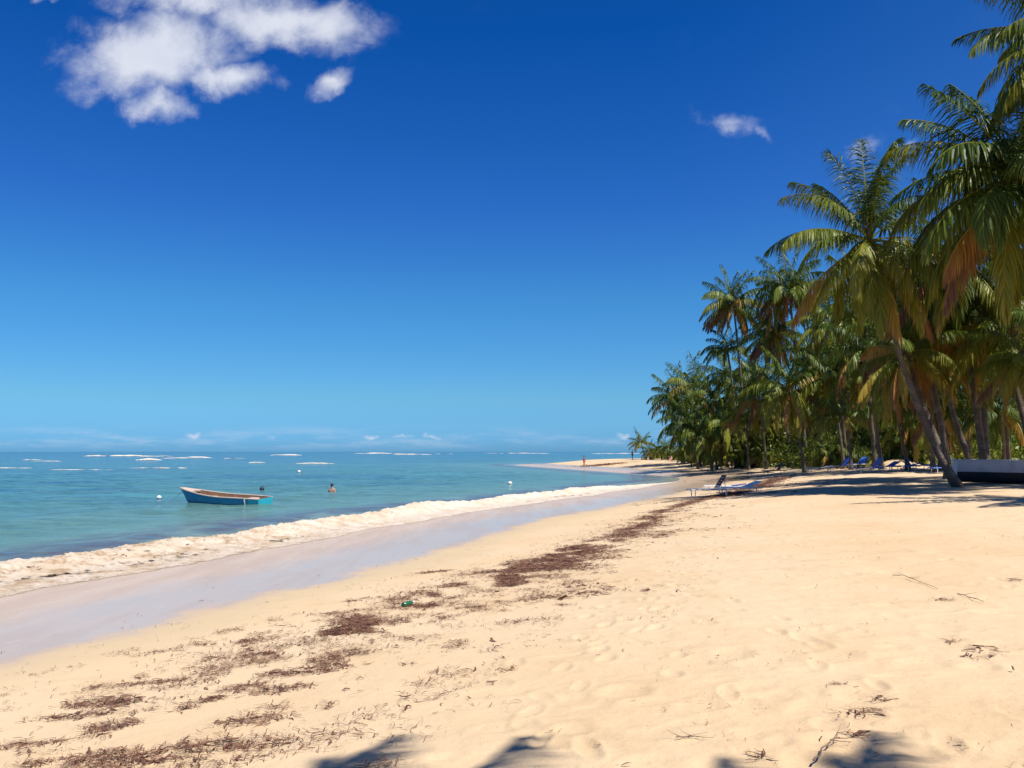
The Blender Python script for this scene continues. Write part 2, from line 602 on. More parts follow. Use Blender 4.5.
# -- sea
th = np.concatenate([np.radians(np.linspace(-44, 32, 420)), np.radians(np.linspace(32, 316, 90)[1:-1])])
rr = np.concatenate([np.geomspace(3, 14, 40), np.geomspace(14, 160, 420)[1:], np.geomspace(160, 900, 110)[1:], np.geomspace(900, 45000, 50)[1:]])
TH, RR = np.meshgrid(th, rr)
X, Y = (RR * np.sin(TH)).ravel(), (RR * np.cos(TH)).ravel()
D = sdist(X, Y)
fade = np.clip(1 - RR.ravel() / 240, 0, 1)
dp = np.clip(-D / 14, .12, 1)
wrp = fbm(X * .06, Y * .06, 3, 41) * 7
Z = fade * dp * (.055 * np.sin(-D * .72 + wrp * 1.4) + .20 * (fbm(X * .35 + 3, Y * .55, 3, 43) - .5) + .11 * (fbm(X * 1.3, Y * 1.7, 3, 45) - .5))
Z += .16 * fade * np.exp(-((D + 4.2) / 1.5) ** 2) * smooth(70, 30, Y) * smooth(.25, .6, fbm(X * .12, Y * .12, 2, 8))
Z -= .05 * smooth(-2.2, -.2, D)
nr, nc = RR.shape
ii, jj = np.meshgrid(np.arange(nr - 1), np.arange(nc), indexing='ij')
j2 = (jj + 1) % nc
Q = np.stack([ii * nc + jj, ii * nc + j2, (ii + 1) * nc + j2, (ii + 1) * nc + jj], -1).reshape(-1, 4)[:, ::-1]
Q = Q[(D[Q].min(1) < 3.0)]
far = np.clip(np.log10(1 + np.clip(-D, 0, None)) / 3.5, 0, 1)
me = np_mesh("sea", np.stack([X, Y, Z], 1), Q, {"shore": D, "far": far})
tag(link("sea", me, M_SEA), "turquoise sea darkening to deep blue at the horizon", kind="structure")

# -- the breaking wave along the shore
sy = np.arange(-6, 73, .055)
i0 = 20
sh_seg = SHORE[(SHORE[:, 1] > -12) & (SHORE[:, 1] < 80)]
o = np.argsort(sh_seg[:, 1])
sx = np.interp(sy, sh_seg[o, 1], sh_seg[o, 0])
sx = np.convolve(np.pad(sx, 40, mode='edge'), np.ones(81) / 81, 'valid')
tx, ty = np.gradient(sx), np.gradient(sy)
nl = np.hypot(tx, ty)
nxv, nyv = -ty / nl, tx / nl          # towards the sea
NT_ = 46
tt = np.linspace(0, 1, NT_)
taper = smooth(72, 50, sy)
W = (3.4 + .9 * smooth(30, 14, sy) + (fbm(sy * .13, sy * 0, 3, 3) - .5) * 1.5) * (.30 + .70 * taper)
front = (fbm(sy * .35, sy * 0 + 5, 4, 6) - .5) * 1.3 + .45
dd = -front[:, None] + W[:, None] * tt[None, :]
PX = sx[:, None] + nxv[:, None] * dd
PY = sy[:, None] + nyv[:, None] * dd
prof = np.interp(tt, [0, .10, .30, .45, .58, .70, .82, 1.0], [0.005, .03, .06, .12, .25, .30, .18, -.08])
H = (.42 + .95 * fbm(sy * .22, sy * 0 + 2, 3, 12)) * (.10 + .90 * taper)
lump1 = .55 * fbm(PX * 1.5, PY * 1.5, 4, 21) + .45 * fbm(PX * 5, PY * 5, 3, 27)
lump2 = 1 - np.abs(2 * fbm(PX * 6.5, PY * 6.5, 3, 22) - 1)
crest = np.exp(-((tt - .6) / .25) ** 2)[None, :]
Zl = np.clip(np.interp(-dd, _pd, _pz), -.02, None)
PZ = Zl + H[:, None] * prof[None, :] * (.45 + 1.1 * lump1) * smooth(0, .16, tt)[None, :] + (lump2 - .5) * .13 * (crest * .8 + .12 * smooth(.05, .3, tt)[None, :]) * (.3 + .7 * taper[:, None]) + .005
cover = np.interp(tt, [0, .06, .2, .8, .92, 1], [.45, .75, 1.0, 1.0, .55, .05])[None, :] * np.ones_like(PX)
cover = cover - .45 * np.exp(-((tt - .28) / .14) ** 2)[None, :] * smooth(.5, .62, fbm(PX * .8, PY * .8, 3, 55))
dirt = np.repeat((smooth(40, 16, sy) * .9 + .14)[:, None], NT_, 1)
ii, jj = np.meshgrid(np.arange(len(sy) - 1), np.arange(NT_ - 1), indexing='ij')
Q = np.stack([ii * NT_ + jj, (ii + 1) * NT_ + jj, (ii + 1) * NT_ + jj + 1, ii * NT_ + jj + 1], -1).reshape(-1, 4)[:, ::-1]
me = np_mesh("breaking_wave", np.stack([PX.ravel(), PY.ravel(), PZ.ravel()], 1), Q[:, ::-1], {"cover": cover.ravel(), "dirt": dirt.ravel(), "lace": (np.interp(tt, [0, .05, .30, .46], [1, 1, .75, 0])[None, :] * np.ones_like(PX)).ravel()})
tag(link("breaking_wave", me, M_FOAM), "foaming white wave full of brown sand breaking along the beach", kind="structure")

# -- white water far out on the reef
BREAKERS = [(95, 142, 456.6, 2.0), (146, 166, 456.8, 1.6), (143, 155, 460.4, 2.0), (182, 206, 458.2, 1.9), (168, 182, 458.6, 1.0), (228, 240, 459.0, 1.2),
            (253, 262, 463.0, 1.2), (274, 295, 455.6, 1.6), (303, 328, 463.9, 1.3), (140, 184, 468.4, 1.2), (60, 104, 470.0, .8), (0, 24, 468.3, .9), (40, 56, 461.5, .8),
            (363, 396, 453.9, 1.3), (400, 424, 454.8, 1.1), (440, 448, 454.2, .8), (494, 540, 453.7, 1.0), (598, 634, 453.9, .9), (28, 38, 460.4, 1.2)]
for k, (x0, x1, py, hp) in enumerate(BREAKERS):
    Yb = EYE * F_PX / (py - 451.5)
    c = at((x0 + x1) / 2, py, Yb)
    wx = (x1 - x0 + 6) * 1.45 / F_PX * Yb
    hh = hp / F_PX * Yb * .8
    nx_, ny_ = max(24, int((x1 - x0) * 2)), 9
    u, v = np.meshgrid(np.linspace(-1, 1, nx_), np.linspace(-1, 1, ny_), indexing='ij')
    ux = u * wx / 2
    f = fbm(u * (x1 - x0) * .12 + k * 9, v * 1.3, 4, 70 + k)
    z = hh * (1 - v ** 2) * np.clip(1 - np.abs(u) ** 3, 0, 1) * (.25 + 1.35 * f) - .05 * hh
    yv = v * hh * 3.2 + (fbm(u * 2 + k, u * 0, 3, 5) - .5) * hh * 9
    cov = (1 - np.abs(v) ** 2) * np.clip(1.15 - np.abs(u) ** 4, 0, 1) * smooth(.25, .5, f)
    ii, jj = np.meshgrid(np.arange(nx_ - 1), np.arange(ny_ - 1), indexing='ij')
    Q = np.stack([ii * ny_ + jj, (ii + 1) * ny_ + jj, (ii + 1) * ny_ + jj + 1, ii * ny_ + jj + 1], -1).reshape(-1, 4)
    me = np_mesh("reef_breaker", np.stack([ux.ravel(), yv.ravel(), z.ravel()], 1), Q, {"cover": cov.ravel() * 1.1, "dirt": cov.ravel() * 0})
    o = tag(link("reef_breaker", me, M_FOAM), "thin white line of broken water far out on the reef", kind="structure", group="white breakers on the reef")
    o.location = (c.x, Yb, 0.02)

# -- seaweed wrack along the tide line
def strips(P, size, seed, lift=.02):
    rg = np.random.default_rng(seed)
    n = len(P)
    a = rg.uniform(0, 2 * np.pi, n)
    ln = size * rg.uniform(.5, 1.5, n)
    wd = ln * rg.uniform(.03, .10, n) * (1 + 1.6 * (rg.random(n) < .12))
    cu = rg.uniform(-.9, .9, n)
    dx, dy = np.cos(a), np.sin(a)
    dx2, dy2 = np.cos(a + cu), np.sin(a + cu)
    z0, z1, z2 = (np.abs(rg.normal(.0, lift * .55, n)) + .003 for _ in range(3))
    p0 = P.copy(); p0[:, 2] += z0
    p1 = P + np.stack([dx * ln / 2, dy * ln / 2, z1 + lift * .15], 1)
    p2 = p1 + np.stack([dx2 * ln / 2, dy2 * ln / 2, 0 * ln], 1); p2[:, 2] = P[:, 2] + z2
    w0 = np.stack([-dy * wd, dx * wd, rg.normal(0, .35, n) * wd], 1)
    w1 = np.stack([-dy2 * wd, dx2 * wd, rg.normal(0, .5, n) * wd], 1)
    V = np.stack([p0 - w0 * .3, p0 + w0 * .3, p1 - w0 * .5, p1 + w0 * .5, p2 - w1 * .25, p2 + w1 * .25], 1).reshape(-1, 3)
    b = np.arange(n)[:, None] * 6
    Q = np.concatenate([b + np.array([0, 2, 3, 1]), b + np.array([2, 4, 5, 3])], 0)
    return V, Q


def wrack_points(n, ylo, yhi, centre, spread, thr, sc, seed):
    rg = np.random.default_rng(seed)
    y = ylo * (yhi / ylo) ** rg.random(n)
    off = centre + spread * rg.normal(0, 1, n)
    k = np.interp(y, sh_seg[o_, 1], sh_seg[o_, 0])
    x = k + off * 1.075
    dens = fbm(x * sc * 1.2 + .3 * y, y * sc, 4, seed + 3)
    keep = dens > thr + rg.normal(0, .03, n)
    return x[keep], y[keep]


o_ = np.argsort(sh_seg[:, 1])
parts = []
for (n, ylo, yhi, cen, spr, thr, sc, size, seed) in [
        (40000, 9, 20, 8.9, .50, .60, 1.9, .09, 11), (15000, 15, 42, 9.1, .25, .45, 1.5, .12, 12), (9000, 14, 34, 9.5, .7, .60, 1.6, .11, 22), (5000, 38, 62, 9.4, .40, .42, .4, .34, 13),
        (60000, 3.5, 14, 9.6, .8, .64, 2.3, .06, 14), (16000, 8, 24, 8.9, .6, .50, 2.6, .055, 31), (34000, 3.5, 12, 7.4, .7, .66, 2.1, .06, 15), (26000, 3.5, 30, 8.6, 1.7, .66, 2.6, .05, 16),
        (16000, 4, 40, 14.5, 4.5, .66, 1.6, .038, 17), (2600, 4, 50, 17, 6, .40, 2.6, .022, 20), (700, 10, 60, 4.6, 1.1, .66, 2.5, .07, 18), (7000, 8, 34, 10.3, .7, .66, .7, .13, 19)]:
    x, y = wrack_points(n, ylo, yhi, cen, spr, thr, sc, seed)
    parts.append(strips(np.stack([x, y, zland(x, y)], 1), size, seed))
# bigger heaps seen in the photograph: (px, py, half width m, half depth m, strips)
for k, (px, py, a, b, n) in enumerate([(192, 747, .26, .16, 420), (242, 688, .22, .10, 300), (210, 700, .15, .08, 160), (100, 702, .30, .12, 350), (78, 716, .3, .08, 260), (30, 745, .28, .05, 200),
                                       (150, 683, .32, .04, 200), (120, 704, .22, .09, 200), (150, 762, .2, .06, 170), (300, 672, .4, .12, 420), (275, 690, .3, .10, 300), (255, 720, .3, .1, 330), (262, 742, .28, .10, 230),
                                       (245, 642, .08, .05, 60), (345, 612, .5, .10, 130), (360, 600, .3, .1, 90), (435, 572, .4, .12, 260), (408, 606, .3, .12, 200), (868, 712, .16, .07, 80), (886, 700, .10, .03, 30),
                                       (838, 686, .05, .03, 30), (985, 650, .16, .12, 50), (974, 657, .12, .05, 30), (952, 642, .07, .03, 40), (944, 600, .07, .04, 50), (1014, 580, .12, .05, 40), (858, 735, .06, .04, 25),
                                       (762, 757, .03, .02, 30), (512, 670, .04, .02, 30), (561, 605, .06, .04, 30), (380, 765, .15, .05, 80)]):
    g = ground(px, py)
    rg = np.random.default_rng(900 + k)
    r_, w_ = np.sqrt(rg.random(n)) * (.6 + .6 * rg.random(n)), rg.uniform(0, 6.283, n)
    x, y = g.x + a * r_ * np.cos(w_) + .37 * b * r_ * np.sin(w_), g.y + b * r_ * np.sin(w_) * 1.6
    parts.append(strips(np.stack([x, y, zland(x, y)], 1)[:int(n * .62)], .05 + .004 * g.y, 500 + k, .012))
g = ground(603, 465)
rg = np.random.default_rng(77)
n = 900
x, y = g.x + rg.normal(0, 1.9, n), g.y + rg.normal(0, 1.6, n)
parts.append(strips(np.stack([x, y, zland(x, y)], 1), .6, 78, .1))
for (px, py, sx_, sy_, n) in [(752, 488, 1.6, 2.2, 700), (740, 480, 1.8, 2.5, 350), (765, 478, 1.6, 2.5, 260), (735, 496, 1.5, .7, 300), (700, 500, 1.2, .9, 300)]:
    g = ground(px, py)
    x, y = g.x + rg.normal(0, sx_, n), g.y + rg.normal(0, sy_, n)
    parts.append(strips(np.stack([x, y, zland(x, y)], 1), .22, 79 + n, .04))
V, Q, n0 = [], [], 0
for v, q in parts:
    V.append(v)
    Q.append(q + n0)
    n0 += len(v)
me = np_mesh("seaweed", np.vstack(V), np.vstack(Q), smooth_shade=False)
tag(link("seaweed", me, M_WEED), "dark brown dried seaweed strewn along the tide line", "seaweed", kind="stuff")

# ================================================================== PALMS
def frond_geo(e0, bend, seed, n=40, w=.016, segs=3, age=.15, lmax=.27, sides=4):
    rg = np.random.default_rng(seed)
    m = 15
    s = np.linspace(0, 1, m)
    el = np.radians(e0 - bend * s ** 1.35)
    yaw = rg.normal(0, .28) * s ** 2
    T = np.stack([np.cos(el) * np.cos(yaw), np.cos(el) * np.sin(yaw), np.sin(el)], 1)
    P = np.vstack([[0, 0, 0], np.cumsum((T[1:] + T[:-1]) / 2 * (1 / (m - 1)), 0)])
    roll = rg.normal(0, .55)
    i = np.arange(n)
    q = .14 + .86 * ((i + .5) / n) ** .95
    V, Q, A, Rn = [], [], [], []
    cnt = 0
    for sg in (-1, 1):
        qq = np.clip(q + rg.normal(0, .006, n), .1, 1)
        Pq = np.stack([np.interp(qq, s, P[:, k]) for k in range(3)], 1)
        Tq = np.stack([np.interp(qq, s, T[:, k]) for k in range(3)], 1)
        Tq /= np.linalg.norm(Tq, axis=1)[:, None]
        Sv = np.cross(np.array([0, 0, 1.0]), Tq)
        ls = np.linalg.norm(Sv, axis=1)[:, None]
        Sv = np.where(ls < .15, np.array([0, 1.0, 0]), Sv / np.maximum(ls, 1e-6))
        Nv = np.cross(Tq, Sv)
        ro = roll * qq[:, None] + rg.normal(0, .06, (n, 1))
        S2 = Sv * np.cos(ro) + Nv * np.sin(ro)
        N2 = -Sv * np.sin(ro) + Nv * np.cos(ro)
        a = np.radians(np.interp(qq, [0, .5, 1], [68, 52, 18])) + rg.normal(0, .09, n)
        vang = np.radians(18 - 45 * min(1, age * 1.6)) + rg.normal(0, .16, n)
        out = sg * S2 * np.cos(vang)[:, None] + N2 * np.sin(vang)[:, None]
        d0 = Tq * np.cos(a)[:, None] + out * np.sin(a)[:, None]
        ln = lmax * np.clip(np.sin(np.pi * (.10 + .83 * qq)), .12, 1) ** .75 * np.where(rg.random(n) < .07, rg.uniform(.2, .6, n), rg.uniform(.78, 1.12, n))
        g = (.46 + .45 * age + rg.uniform(0, .34, n))[:, None]
        wv = Tq - (Tq * d0).sum(1)[:, None] * d0
        wv /= np.linalg.norm(wv, axis=1)[:, None] + 1e-6
        wv = wv + N2 * rg.normal(0, .45, (n, 1))
        wv /= np.linalg.norm(wv, axis=1)[:, None]
        p, d = Pq, d0
        rows = []
        ws = np.interp(np.linspace(0, 1, segs + 1), [0, .35, .75, 1], [.55, 1, .75, .08])
        for k in range(segs + 1):
            rows.append(p - wv * w / 2 * ws[k])
            rows.append(p + wv * w / 2 * ws[k])
            d = d + np.array([0, 0, -1.0]) * g * (3 / segs)
            d = d / np.linalg.norm(d, axis=1)[:, None]
            p = p + d * (ln / segs)[:, None]
        nv = 2 * (segs + 1)
        V.append(np.stack(rows, 1).reshape(-1, 3))
        b = np.arange(n)[:, None] * nv + cnt
        for k in range(segs):
            Q.append(b + np.array([2 * k, 2 * k + 1, 2 * k + 3, 2 * k + 2]))
        ag = np.repeat(age + .22 * (qq - .5) * age * 2 + .05, nv) + np.tile(np.repeat(np.linspace(0, .06, segs + 1), 2), n)
        A.append(ag)
        Rn.append(np.repeat(rg.random(n), nv))
        cnt += n * nv
    # midrib
    rad = np.interp(s, [0, .12, 1], [.014, .008, .002])
    rv = []
    for k in range(m):
        Sv = np.array([-np.sin(yaw[k]), np.cos(yaw[k]), 0])
        Nv = np.cross(T[k], Sv)
        for c_ in range(sides):
            ph = 2 * np.pi * c_ / sides + .78
            rv.append(P[k] + (Sv * np.cos(ph) * 1.3 + Nv * np.sin(ph)) * rad[k])
    V.append(np.array(rv))
    for k in range(m - 1):
        for c_ in range(sides):
            c2 = (c_ + 1) % sides
            Q.append(np.array([[cnt + k * sides + c_, cnt + k * sides + c2, cnt + (k + 1) * sides + c2, cnt + (k + 1) * sides + c_]]))
    A.append(np.full(m * sides, max(.42, age)))
    Rn.append(np.full(m * sides, .5))
    return np.vstack(V), np.vstack(Q), np.concatenate(A), np.concatenate(Rn)


_pool = {}


def frond_mesh(e0, bend, age, k=0):
    key = (round(e0 / 9), round(bend / 15), round(age * 8), k % 3)
    if key not in _pool:
        V, Q, A, Rn = frond_geo(key[0] * 9, key[1] * 15, 1000 + len(_pool), n=96, w=.0118, segs=3, lmax=.255, age=key[2] / 8)
        me = np_mesh("frond", V, Q, {"age": A, "rnd": Rn}, False)
        me.materials.append(M_LEAF)
        _pool[key] = me
    return _pool[key]


def frond_plan(n, rg, low=-35, dry=.0, skirt=0):
    """azimuth, elevation, bend, age of every frond of a crown"""
    out = []
    for i in range(n):
        u = i / (n - 1)
        e = 84 - (84 - low) * u ** .85 + rg.normal(0, 6)
        bend = np.interp(u, [0, .25, .6, 1], [24, 62, 84, 66]) + rg.normal(0, 10)
        ag = np.clip(0.0 + .17 * u + dry * u + rg.normal(0, .06) + (.38 if u > .35 and rg.random() < .10 + dry * .3 else 0), 0, 1)
        out.append((i * 137.5 + rg.normal(0, 12), e, bend, ag))
    for i in range(skirt):
        out.append((i * 137.5 * 1.3 + rg.normal(0, 20), -20 - 38 * rg.random(), 42 + rg.normal(0, 8), np.clip(.66 + rg.normal(0, .22), .3, 1)))
    return out


def crown_mesh(seed, n=24, low=-35, dry=0.0, skirt=0, nl=50, w=.022):
    rg = np.random.default_rng(seed)
    V, Q, A, Rn, c = [], [], [], [], 0
    for k, (az, e, b, ag) in enumerate(frond_plan(n, rg, low, dry, skirt)):
        v, q, a, r = frond_geo(e, b, seed * 100 + k, n=nl, w=w, segs=2, age=ag, sides=3)
        v = v * rg.uniform(.85, 1.1)
        w_ = math.radians(az)
        v = np.stack([v[:, 0] * math.cos(w_) - v[:, 1] * math.sin(w_), v[:, 0] * math.sin(w_) + v[:, 1] * math.cos(w_), v[:, 2] + rg.normal(0, .02)], 1)
        V.append(v); Q.append(q + c); A.append(a); Rn.append(r)
        c += len(v)
    me = np_mesh("crown", np.vstack(V), np.vstack(Q), {"age": np.concatenate(A), "rnd": np.concatenate(Rn)}, False)
    me.materials.append(M_LEAF)
    return me


CROWNS = {'green': [crown_mesh(s) for s in (1, 2, 3)], 'skirt': [crown_mesh(s, 28, -20, .06, 14) for s in (4, 5)],
          'gold': [crown_mesh(s, 24, -45, .22, 3) for s in (6, 7)], 'young': [crown_mesh(s, 17, -5, .12) for s in (8, 9)],
          'yellow': [crown_mesh(s, 24, -40, .24) for s in (10, 11)]}


def trunk_mb(top, seed, r0=.19, r1=.11, sag=.5):
    rg = random.Random(seed)
    n = 22
    pts, rad = [], []
    for i in range(n + 1):
        u = i / n
        h = u ** (1 / (1 + sag * .9)) if sag >= 0 else u
        hx = u ** (1.0 + sag) if sag >= 0 else u ** (1 / (1 - sag))
        z = top.z * u
        pts.append((top.x * hx + .05 * math.sin(u * 5 + seed), top.y * hx + .05 * math.cos(u * 4 + seed), z))
        rad.append((r1 + (r0 - r1) * (1 - u) ** 1.3 + .13 * math.exp(-u * top.z / .45)) * (1 + rg.uniform(-.035, .035)))
    pts[0] = (0, 0, -.3)
    return MB().tube(pts, rad, 10, cap=True)


def far_palm(label, base, top, L, kind='green', v=0, group=None, sag=.3, rz=None):
    root = empty("coconut_palm", base, 0, label, "palm tree", group)
    tl = top - base
    hs = max(tl.z, .3)
    trunk_mb(tl, v + int(L * 10), .085 + .005 * hs, .06 + .002 * hs, sag).build("trunk", M_BARK, root, True)
    c = bpy.data.objects.new("crown", CROWNS[kind][v % len(CROWNS[kind])])
    COL.objects.link(c)
    c.parent = root
    c.location = tl
    c.scale = (L, L, L)
    c.rotation_euler = (random.uniform(-.1, .1), random.uniform(-.1, .1), random.random() * 6.28 if rz is None else rz)
    return root


def near_palm(label, base, top, L, n=26, seed=1, low=-40, dry=.05, skirt=3, extra=(), nuts=True, sag=.5, r0=.17, group=None):
    root = empty("coconut_palm", base, 0, label, "palm tree", group)
    tl = top - base
    trunk_mb(tl, seed, r0, r0 * .62, sag).build("trunk", M_BARK, root, True)
    rg = np.random.default_rng(seed)
    plan = list(extra) + frond_plan(n, rg, low, dry, skirt)
    for k, (az, e, b, ag) in enumerate(plan):
        f = bpy.data.objects.new("frond", frond_mesh(e, b, ag, k))
        COL.objects.link(f)
        f.parent = root
        sc = L * (rg.uniform(.86, 1.08) if k >= len(extra) else 1.0)
        f.scale = (sc, sc * (1 if rg.random() < .5 else -1), sc)
        f.location = tl + Vector((.10 * math.cos(R(az)), .10 * math.sin(R(az)), -.12 + .25 * (e + 40) / 120))
        f.rotation_euler = (0, 0, R(az))
    m = MB()
    m.tube([tl + Vector((0, 0, -.55)), tl + Vector((0, 0, -.1)), tl + Vector((0, 0, .35)), tl + Vector((0, 0, .7))], [r0 * .62, r0 * .95, r0 * .7, .03], 9)
    fib = m.build("crown_fibre", M_BARK, root, True)
    if nuts:
        for k in range(7):
            a = k * 2.4 + seed
            nb = MB().ball((0, 0, 0), (.105, .105, .135), 10, 8)
            ob = nb.build("coconut", M_NUT, fib, True)
            ob.location = tl + Vector((.26 * math.cos(a), .26 * math.sin(a), -.28 - .12 * (k % 3)))
            ob.rotation_euler = (.5 * math.sin(a), .5, a)
    return root


def up(base_px, crown, Y, Yb=None):
    """base on the sand under one picture column, crown top at a picture point, both at real depths"""
    return on_sand(base_px, Yb or Y), at(crown[0], crown[1], Y)


# the leaning palm at the front of the grove
b0 = ground(962, 487)
YA = b0.y
near_palm("leaning coconut palm with long bare curved trunk rising left beside the white boat", b0, at(869, 240, YA + .5), 4.35, 9, 21, -42, .06, 3,
          extra=[(178, 60, 92, .22), (165, 26, 78, .10), (205, 5, 75, .16), (95, 88, 18, .05), (20, 80, 48, .06), (60, 72, 40, .05), (130, 80, 30, .04), (8, 44, 105, .18), (350, 12, 80, .22),
                 (285, -30, 50, .42), (300, -5, 80, .25), (240, -10, 70, .28), (270, 70, 60, .08), (40, 58, 60, .06), (140, 60, 50, .08), (283, -60, 22, .46), (262, -55, 30, .30), (232, -42, 40, .26), (312, -46, 42, .28), (205, -30, 50, .2), (335, -30, 50, .22)], sag=-.55, r0=.135)

# big palms at the right edge
near_palm("tallest coconut palm at the top right corner, its trunk outside the frame", on_sand(1115, 30), at(1088, 46, 30), 4.4, 26, 22, -35, .06, 2,
          extra=[(172, 38, 85, .15), (185, 12, 78, .2), (165, 62, 75, .08), (195, -10, 60, .3)], sag=.2)
near_palm("dark drooping coconut palm below the tallest one at the right edge", on_sand(1090, 33), at(1082, 146, 33), 4.0, 28, 23, -40, .08, 3,
          extra=[(178, 30, 95, .12), (190, 5, 80, .2)], sag=.2)
near_palm("broad coconut palm with huge arching fronds hanging over the white boat", on_sand(1042, 32.5), at(1026, 186, 31), 5.4, 36, 24, -45, .06, 4,
          extra=[(180, 42, 82, .30), (172, 20, 90, .22), (200, 30, 100, .12), (215, 0, 70, .1), (240, 25, 110, .14), (270, 10, 95, .2), (255, -20, 60, .18)], sag=.3, r0=.22)
near_palm("coconut palm whose thin trunk leans across the gap right of the big fronds", on_sand(1034, 39), at(1000, 328, 40), 3.9, 22, 25, -45, .16, 5,
          extra=[(270, -40, 40, .62), (200, -20, 60, .4)], sag=.1)
near_palm("coconut palm with orange dying fronds directly behind the leaning trunk", on_sand(946, 44), at(918, 318, 44), 4.1, 22, 26, -45, .2, 6,
          extra=[(210, -35, 50, .72), (250, -50, 40, .75), (300, -40, 40, .66)], sag=.3)
near_palm("coconut palm with a thick shaded crown between the leaning palm and the right edge", on_sand(981, 41), at(958, 262, 41), 4.6, 26, 27, -45, .1, 4, sag=.2)
near_palm("coconut palm with pale upright trunk rising behind the white boat", on_sand(984, 43), at(984, 300, 43), 4.2, 22, 28, -45, .12, 4, sag=.1)
near_palm("coconut palm with slender pale trunk bending left behind the white boat", on_sand(979, 45), at(935, 348, 46), 3.6, 20, 29, -45, .18, 4, sag=-.4)
near_palm("short coconut palm with a yellow frond at the far right edge", on_sand(1040, 36), at(1026, 358, 36), 2.7, 18, 30, -40, .28, 2,
          extra=[(235, -30, 50, .45), (215, -5, 70, .4)], sag=.1)
near_palm("reddish brown trunked coconut palm leaning left just behind the leaning palm's foot", on_sand(955, 39), at(905, 352, 41), 3.1, 18, 31, -40, .3, 4,
          extra=[(225, -35, 40, .7), (320, -30, 50, .55)], sag=-.3)

F = far_palm
B = {}
F("tallest far palm, its round crown and brown skirt standing above the grove's left end", *up(748, (733, 303), 95), 4.2, 'skirt', 0, sag=.1)
F("slim palm with open feathery crown just under the tallest far palm", *up(742, (727, 349), 97), 3.5, 'young', 0, sag=.1)
F("tall palm with hanging brown skirt close to the left of the big leaning palm", *up(806, (788, 288), 82), 4.6, 'skirt', 1, sag=.2)
F("palm with ragged brown skirt between the two tall skirted palms", *up(790, (772, 334), 86), 3.9, 'skirt', 0, sag=.2)
F("yellow green palm with drooping orange tips standing alone on the open sand", on_sand(803, 69), at(789, 388, 69), 4.0, 'gold', 0, sag=.4)
F("dark green palm at the left end of the grove with high rounded crown", *up(690, (676, 398), 122), 5.2, 'green', 0, sag=.3)
F("palm with upright fronds next to the grove's left end", *up(704, (693, 388), 118), 5.0, 'green', 1, sag=.2)
F("dark palm in front of the slim feathery palm", *up(736, (729, 378), 108), 4.6, 'green', 2, sag=.2)
F("mid green palm in the middle of the far clump", *up(722, (716, 402), 110), 5.0, 'yellow', 0, sag=.2)
F("yellow green palm low at the left front of the far clump", *up(697, (686, 420), 104), 4.4, 'yellow', 1, sag=.3)
F("low palm with big drooping fronds nearly touching the sand", *up(716, (704, 434), 98), 4.4, 'yellow', 0, sag=.5)
F("low palm spreading over the far sunbathers", *up(735, (728, 426), 96), 4.2, 'yellow', 1, sag=.3)
F("bright green low palm right of the drooping fronds", *up(748, (746, 420), 90), 3.4, 'young', 1, sag=.2)
F("dark yellow palm left of the one standing alone", *up(765, (759, 396), 88), 4.3, 'yellow', 1, sag=.2)
F("dense palm under the ragged skirted palm", *up(760, (752, 374), 102), 4.4, 'green', 0, sag=.2)
F("little palm standing apart at the far end of the beach", *up(645, (641, 443), 152), 2.7, 'young', 0, sag=.2)
F("little yellowish bushy palm beside the one standing apart", *up(651, (650, 451), 150), 2.2, 'gold', 1, sag=.1)
F("small dark palm first left of the far clump", *up(668, (666, 447), 146), 2.1, 'green', 2, sag=.1)
F("small dark palm with double height between far clump and little palms", *up(677, (678, 436), 142), 2.6, 'green', 1, sag=.1)
F("low shrubby palm at the far clump's foot", *up(662, (659, 450), 148), 1.7, 'yellow', 0, sag=.1)
F("palm with thin dark trunk behind the palm on the open sand", *up(822, (812, 352), 78), 4.0, 'green', 1, sag=.1)
F("high palm immediately left of the leaning palm's lower fronds", *up(846, (832, 322), 70), 4.2, 'yellow', 1, sag=.1)
F("yellow green palm above the blue towelled lounger", *up(842, (832, 378), 68), 3.9, 'yellow', 0, sag=.2)
F("short bright palm low beside the row of blue loungers", *up(850, (846, 416), 64), 3.0, 'young', 1, sag=.2)
F("palm with large orange dead fronds left of the leaning trunk", *up(880, (868, 350), 60), 4.0, 'gold', 1, sag=.1)
F("palm with golden lower fronds above the shaded loungers", *up(906, (892, 382), 58), 3.4, 'gold', 0, sag=.1)
F("dense dark palm behind the leaning palm's crown", *up(874, (862, 300), 62), 4.6, 'green', 2, sag=.1)

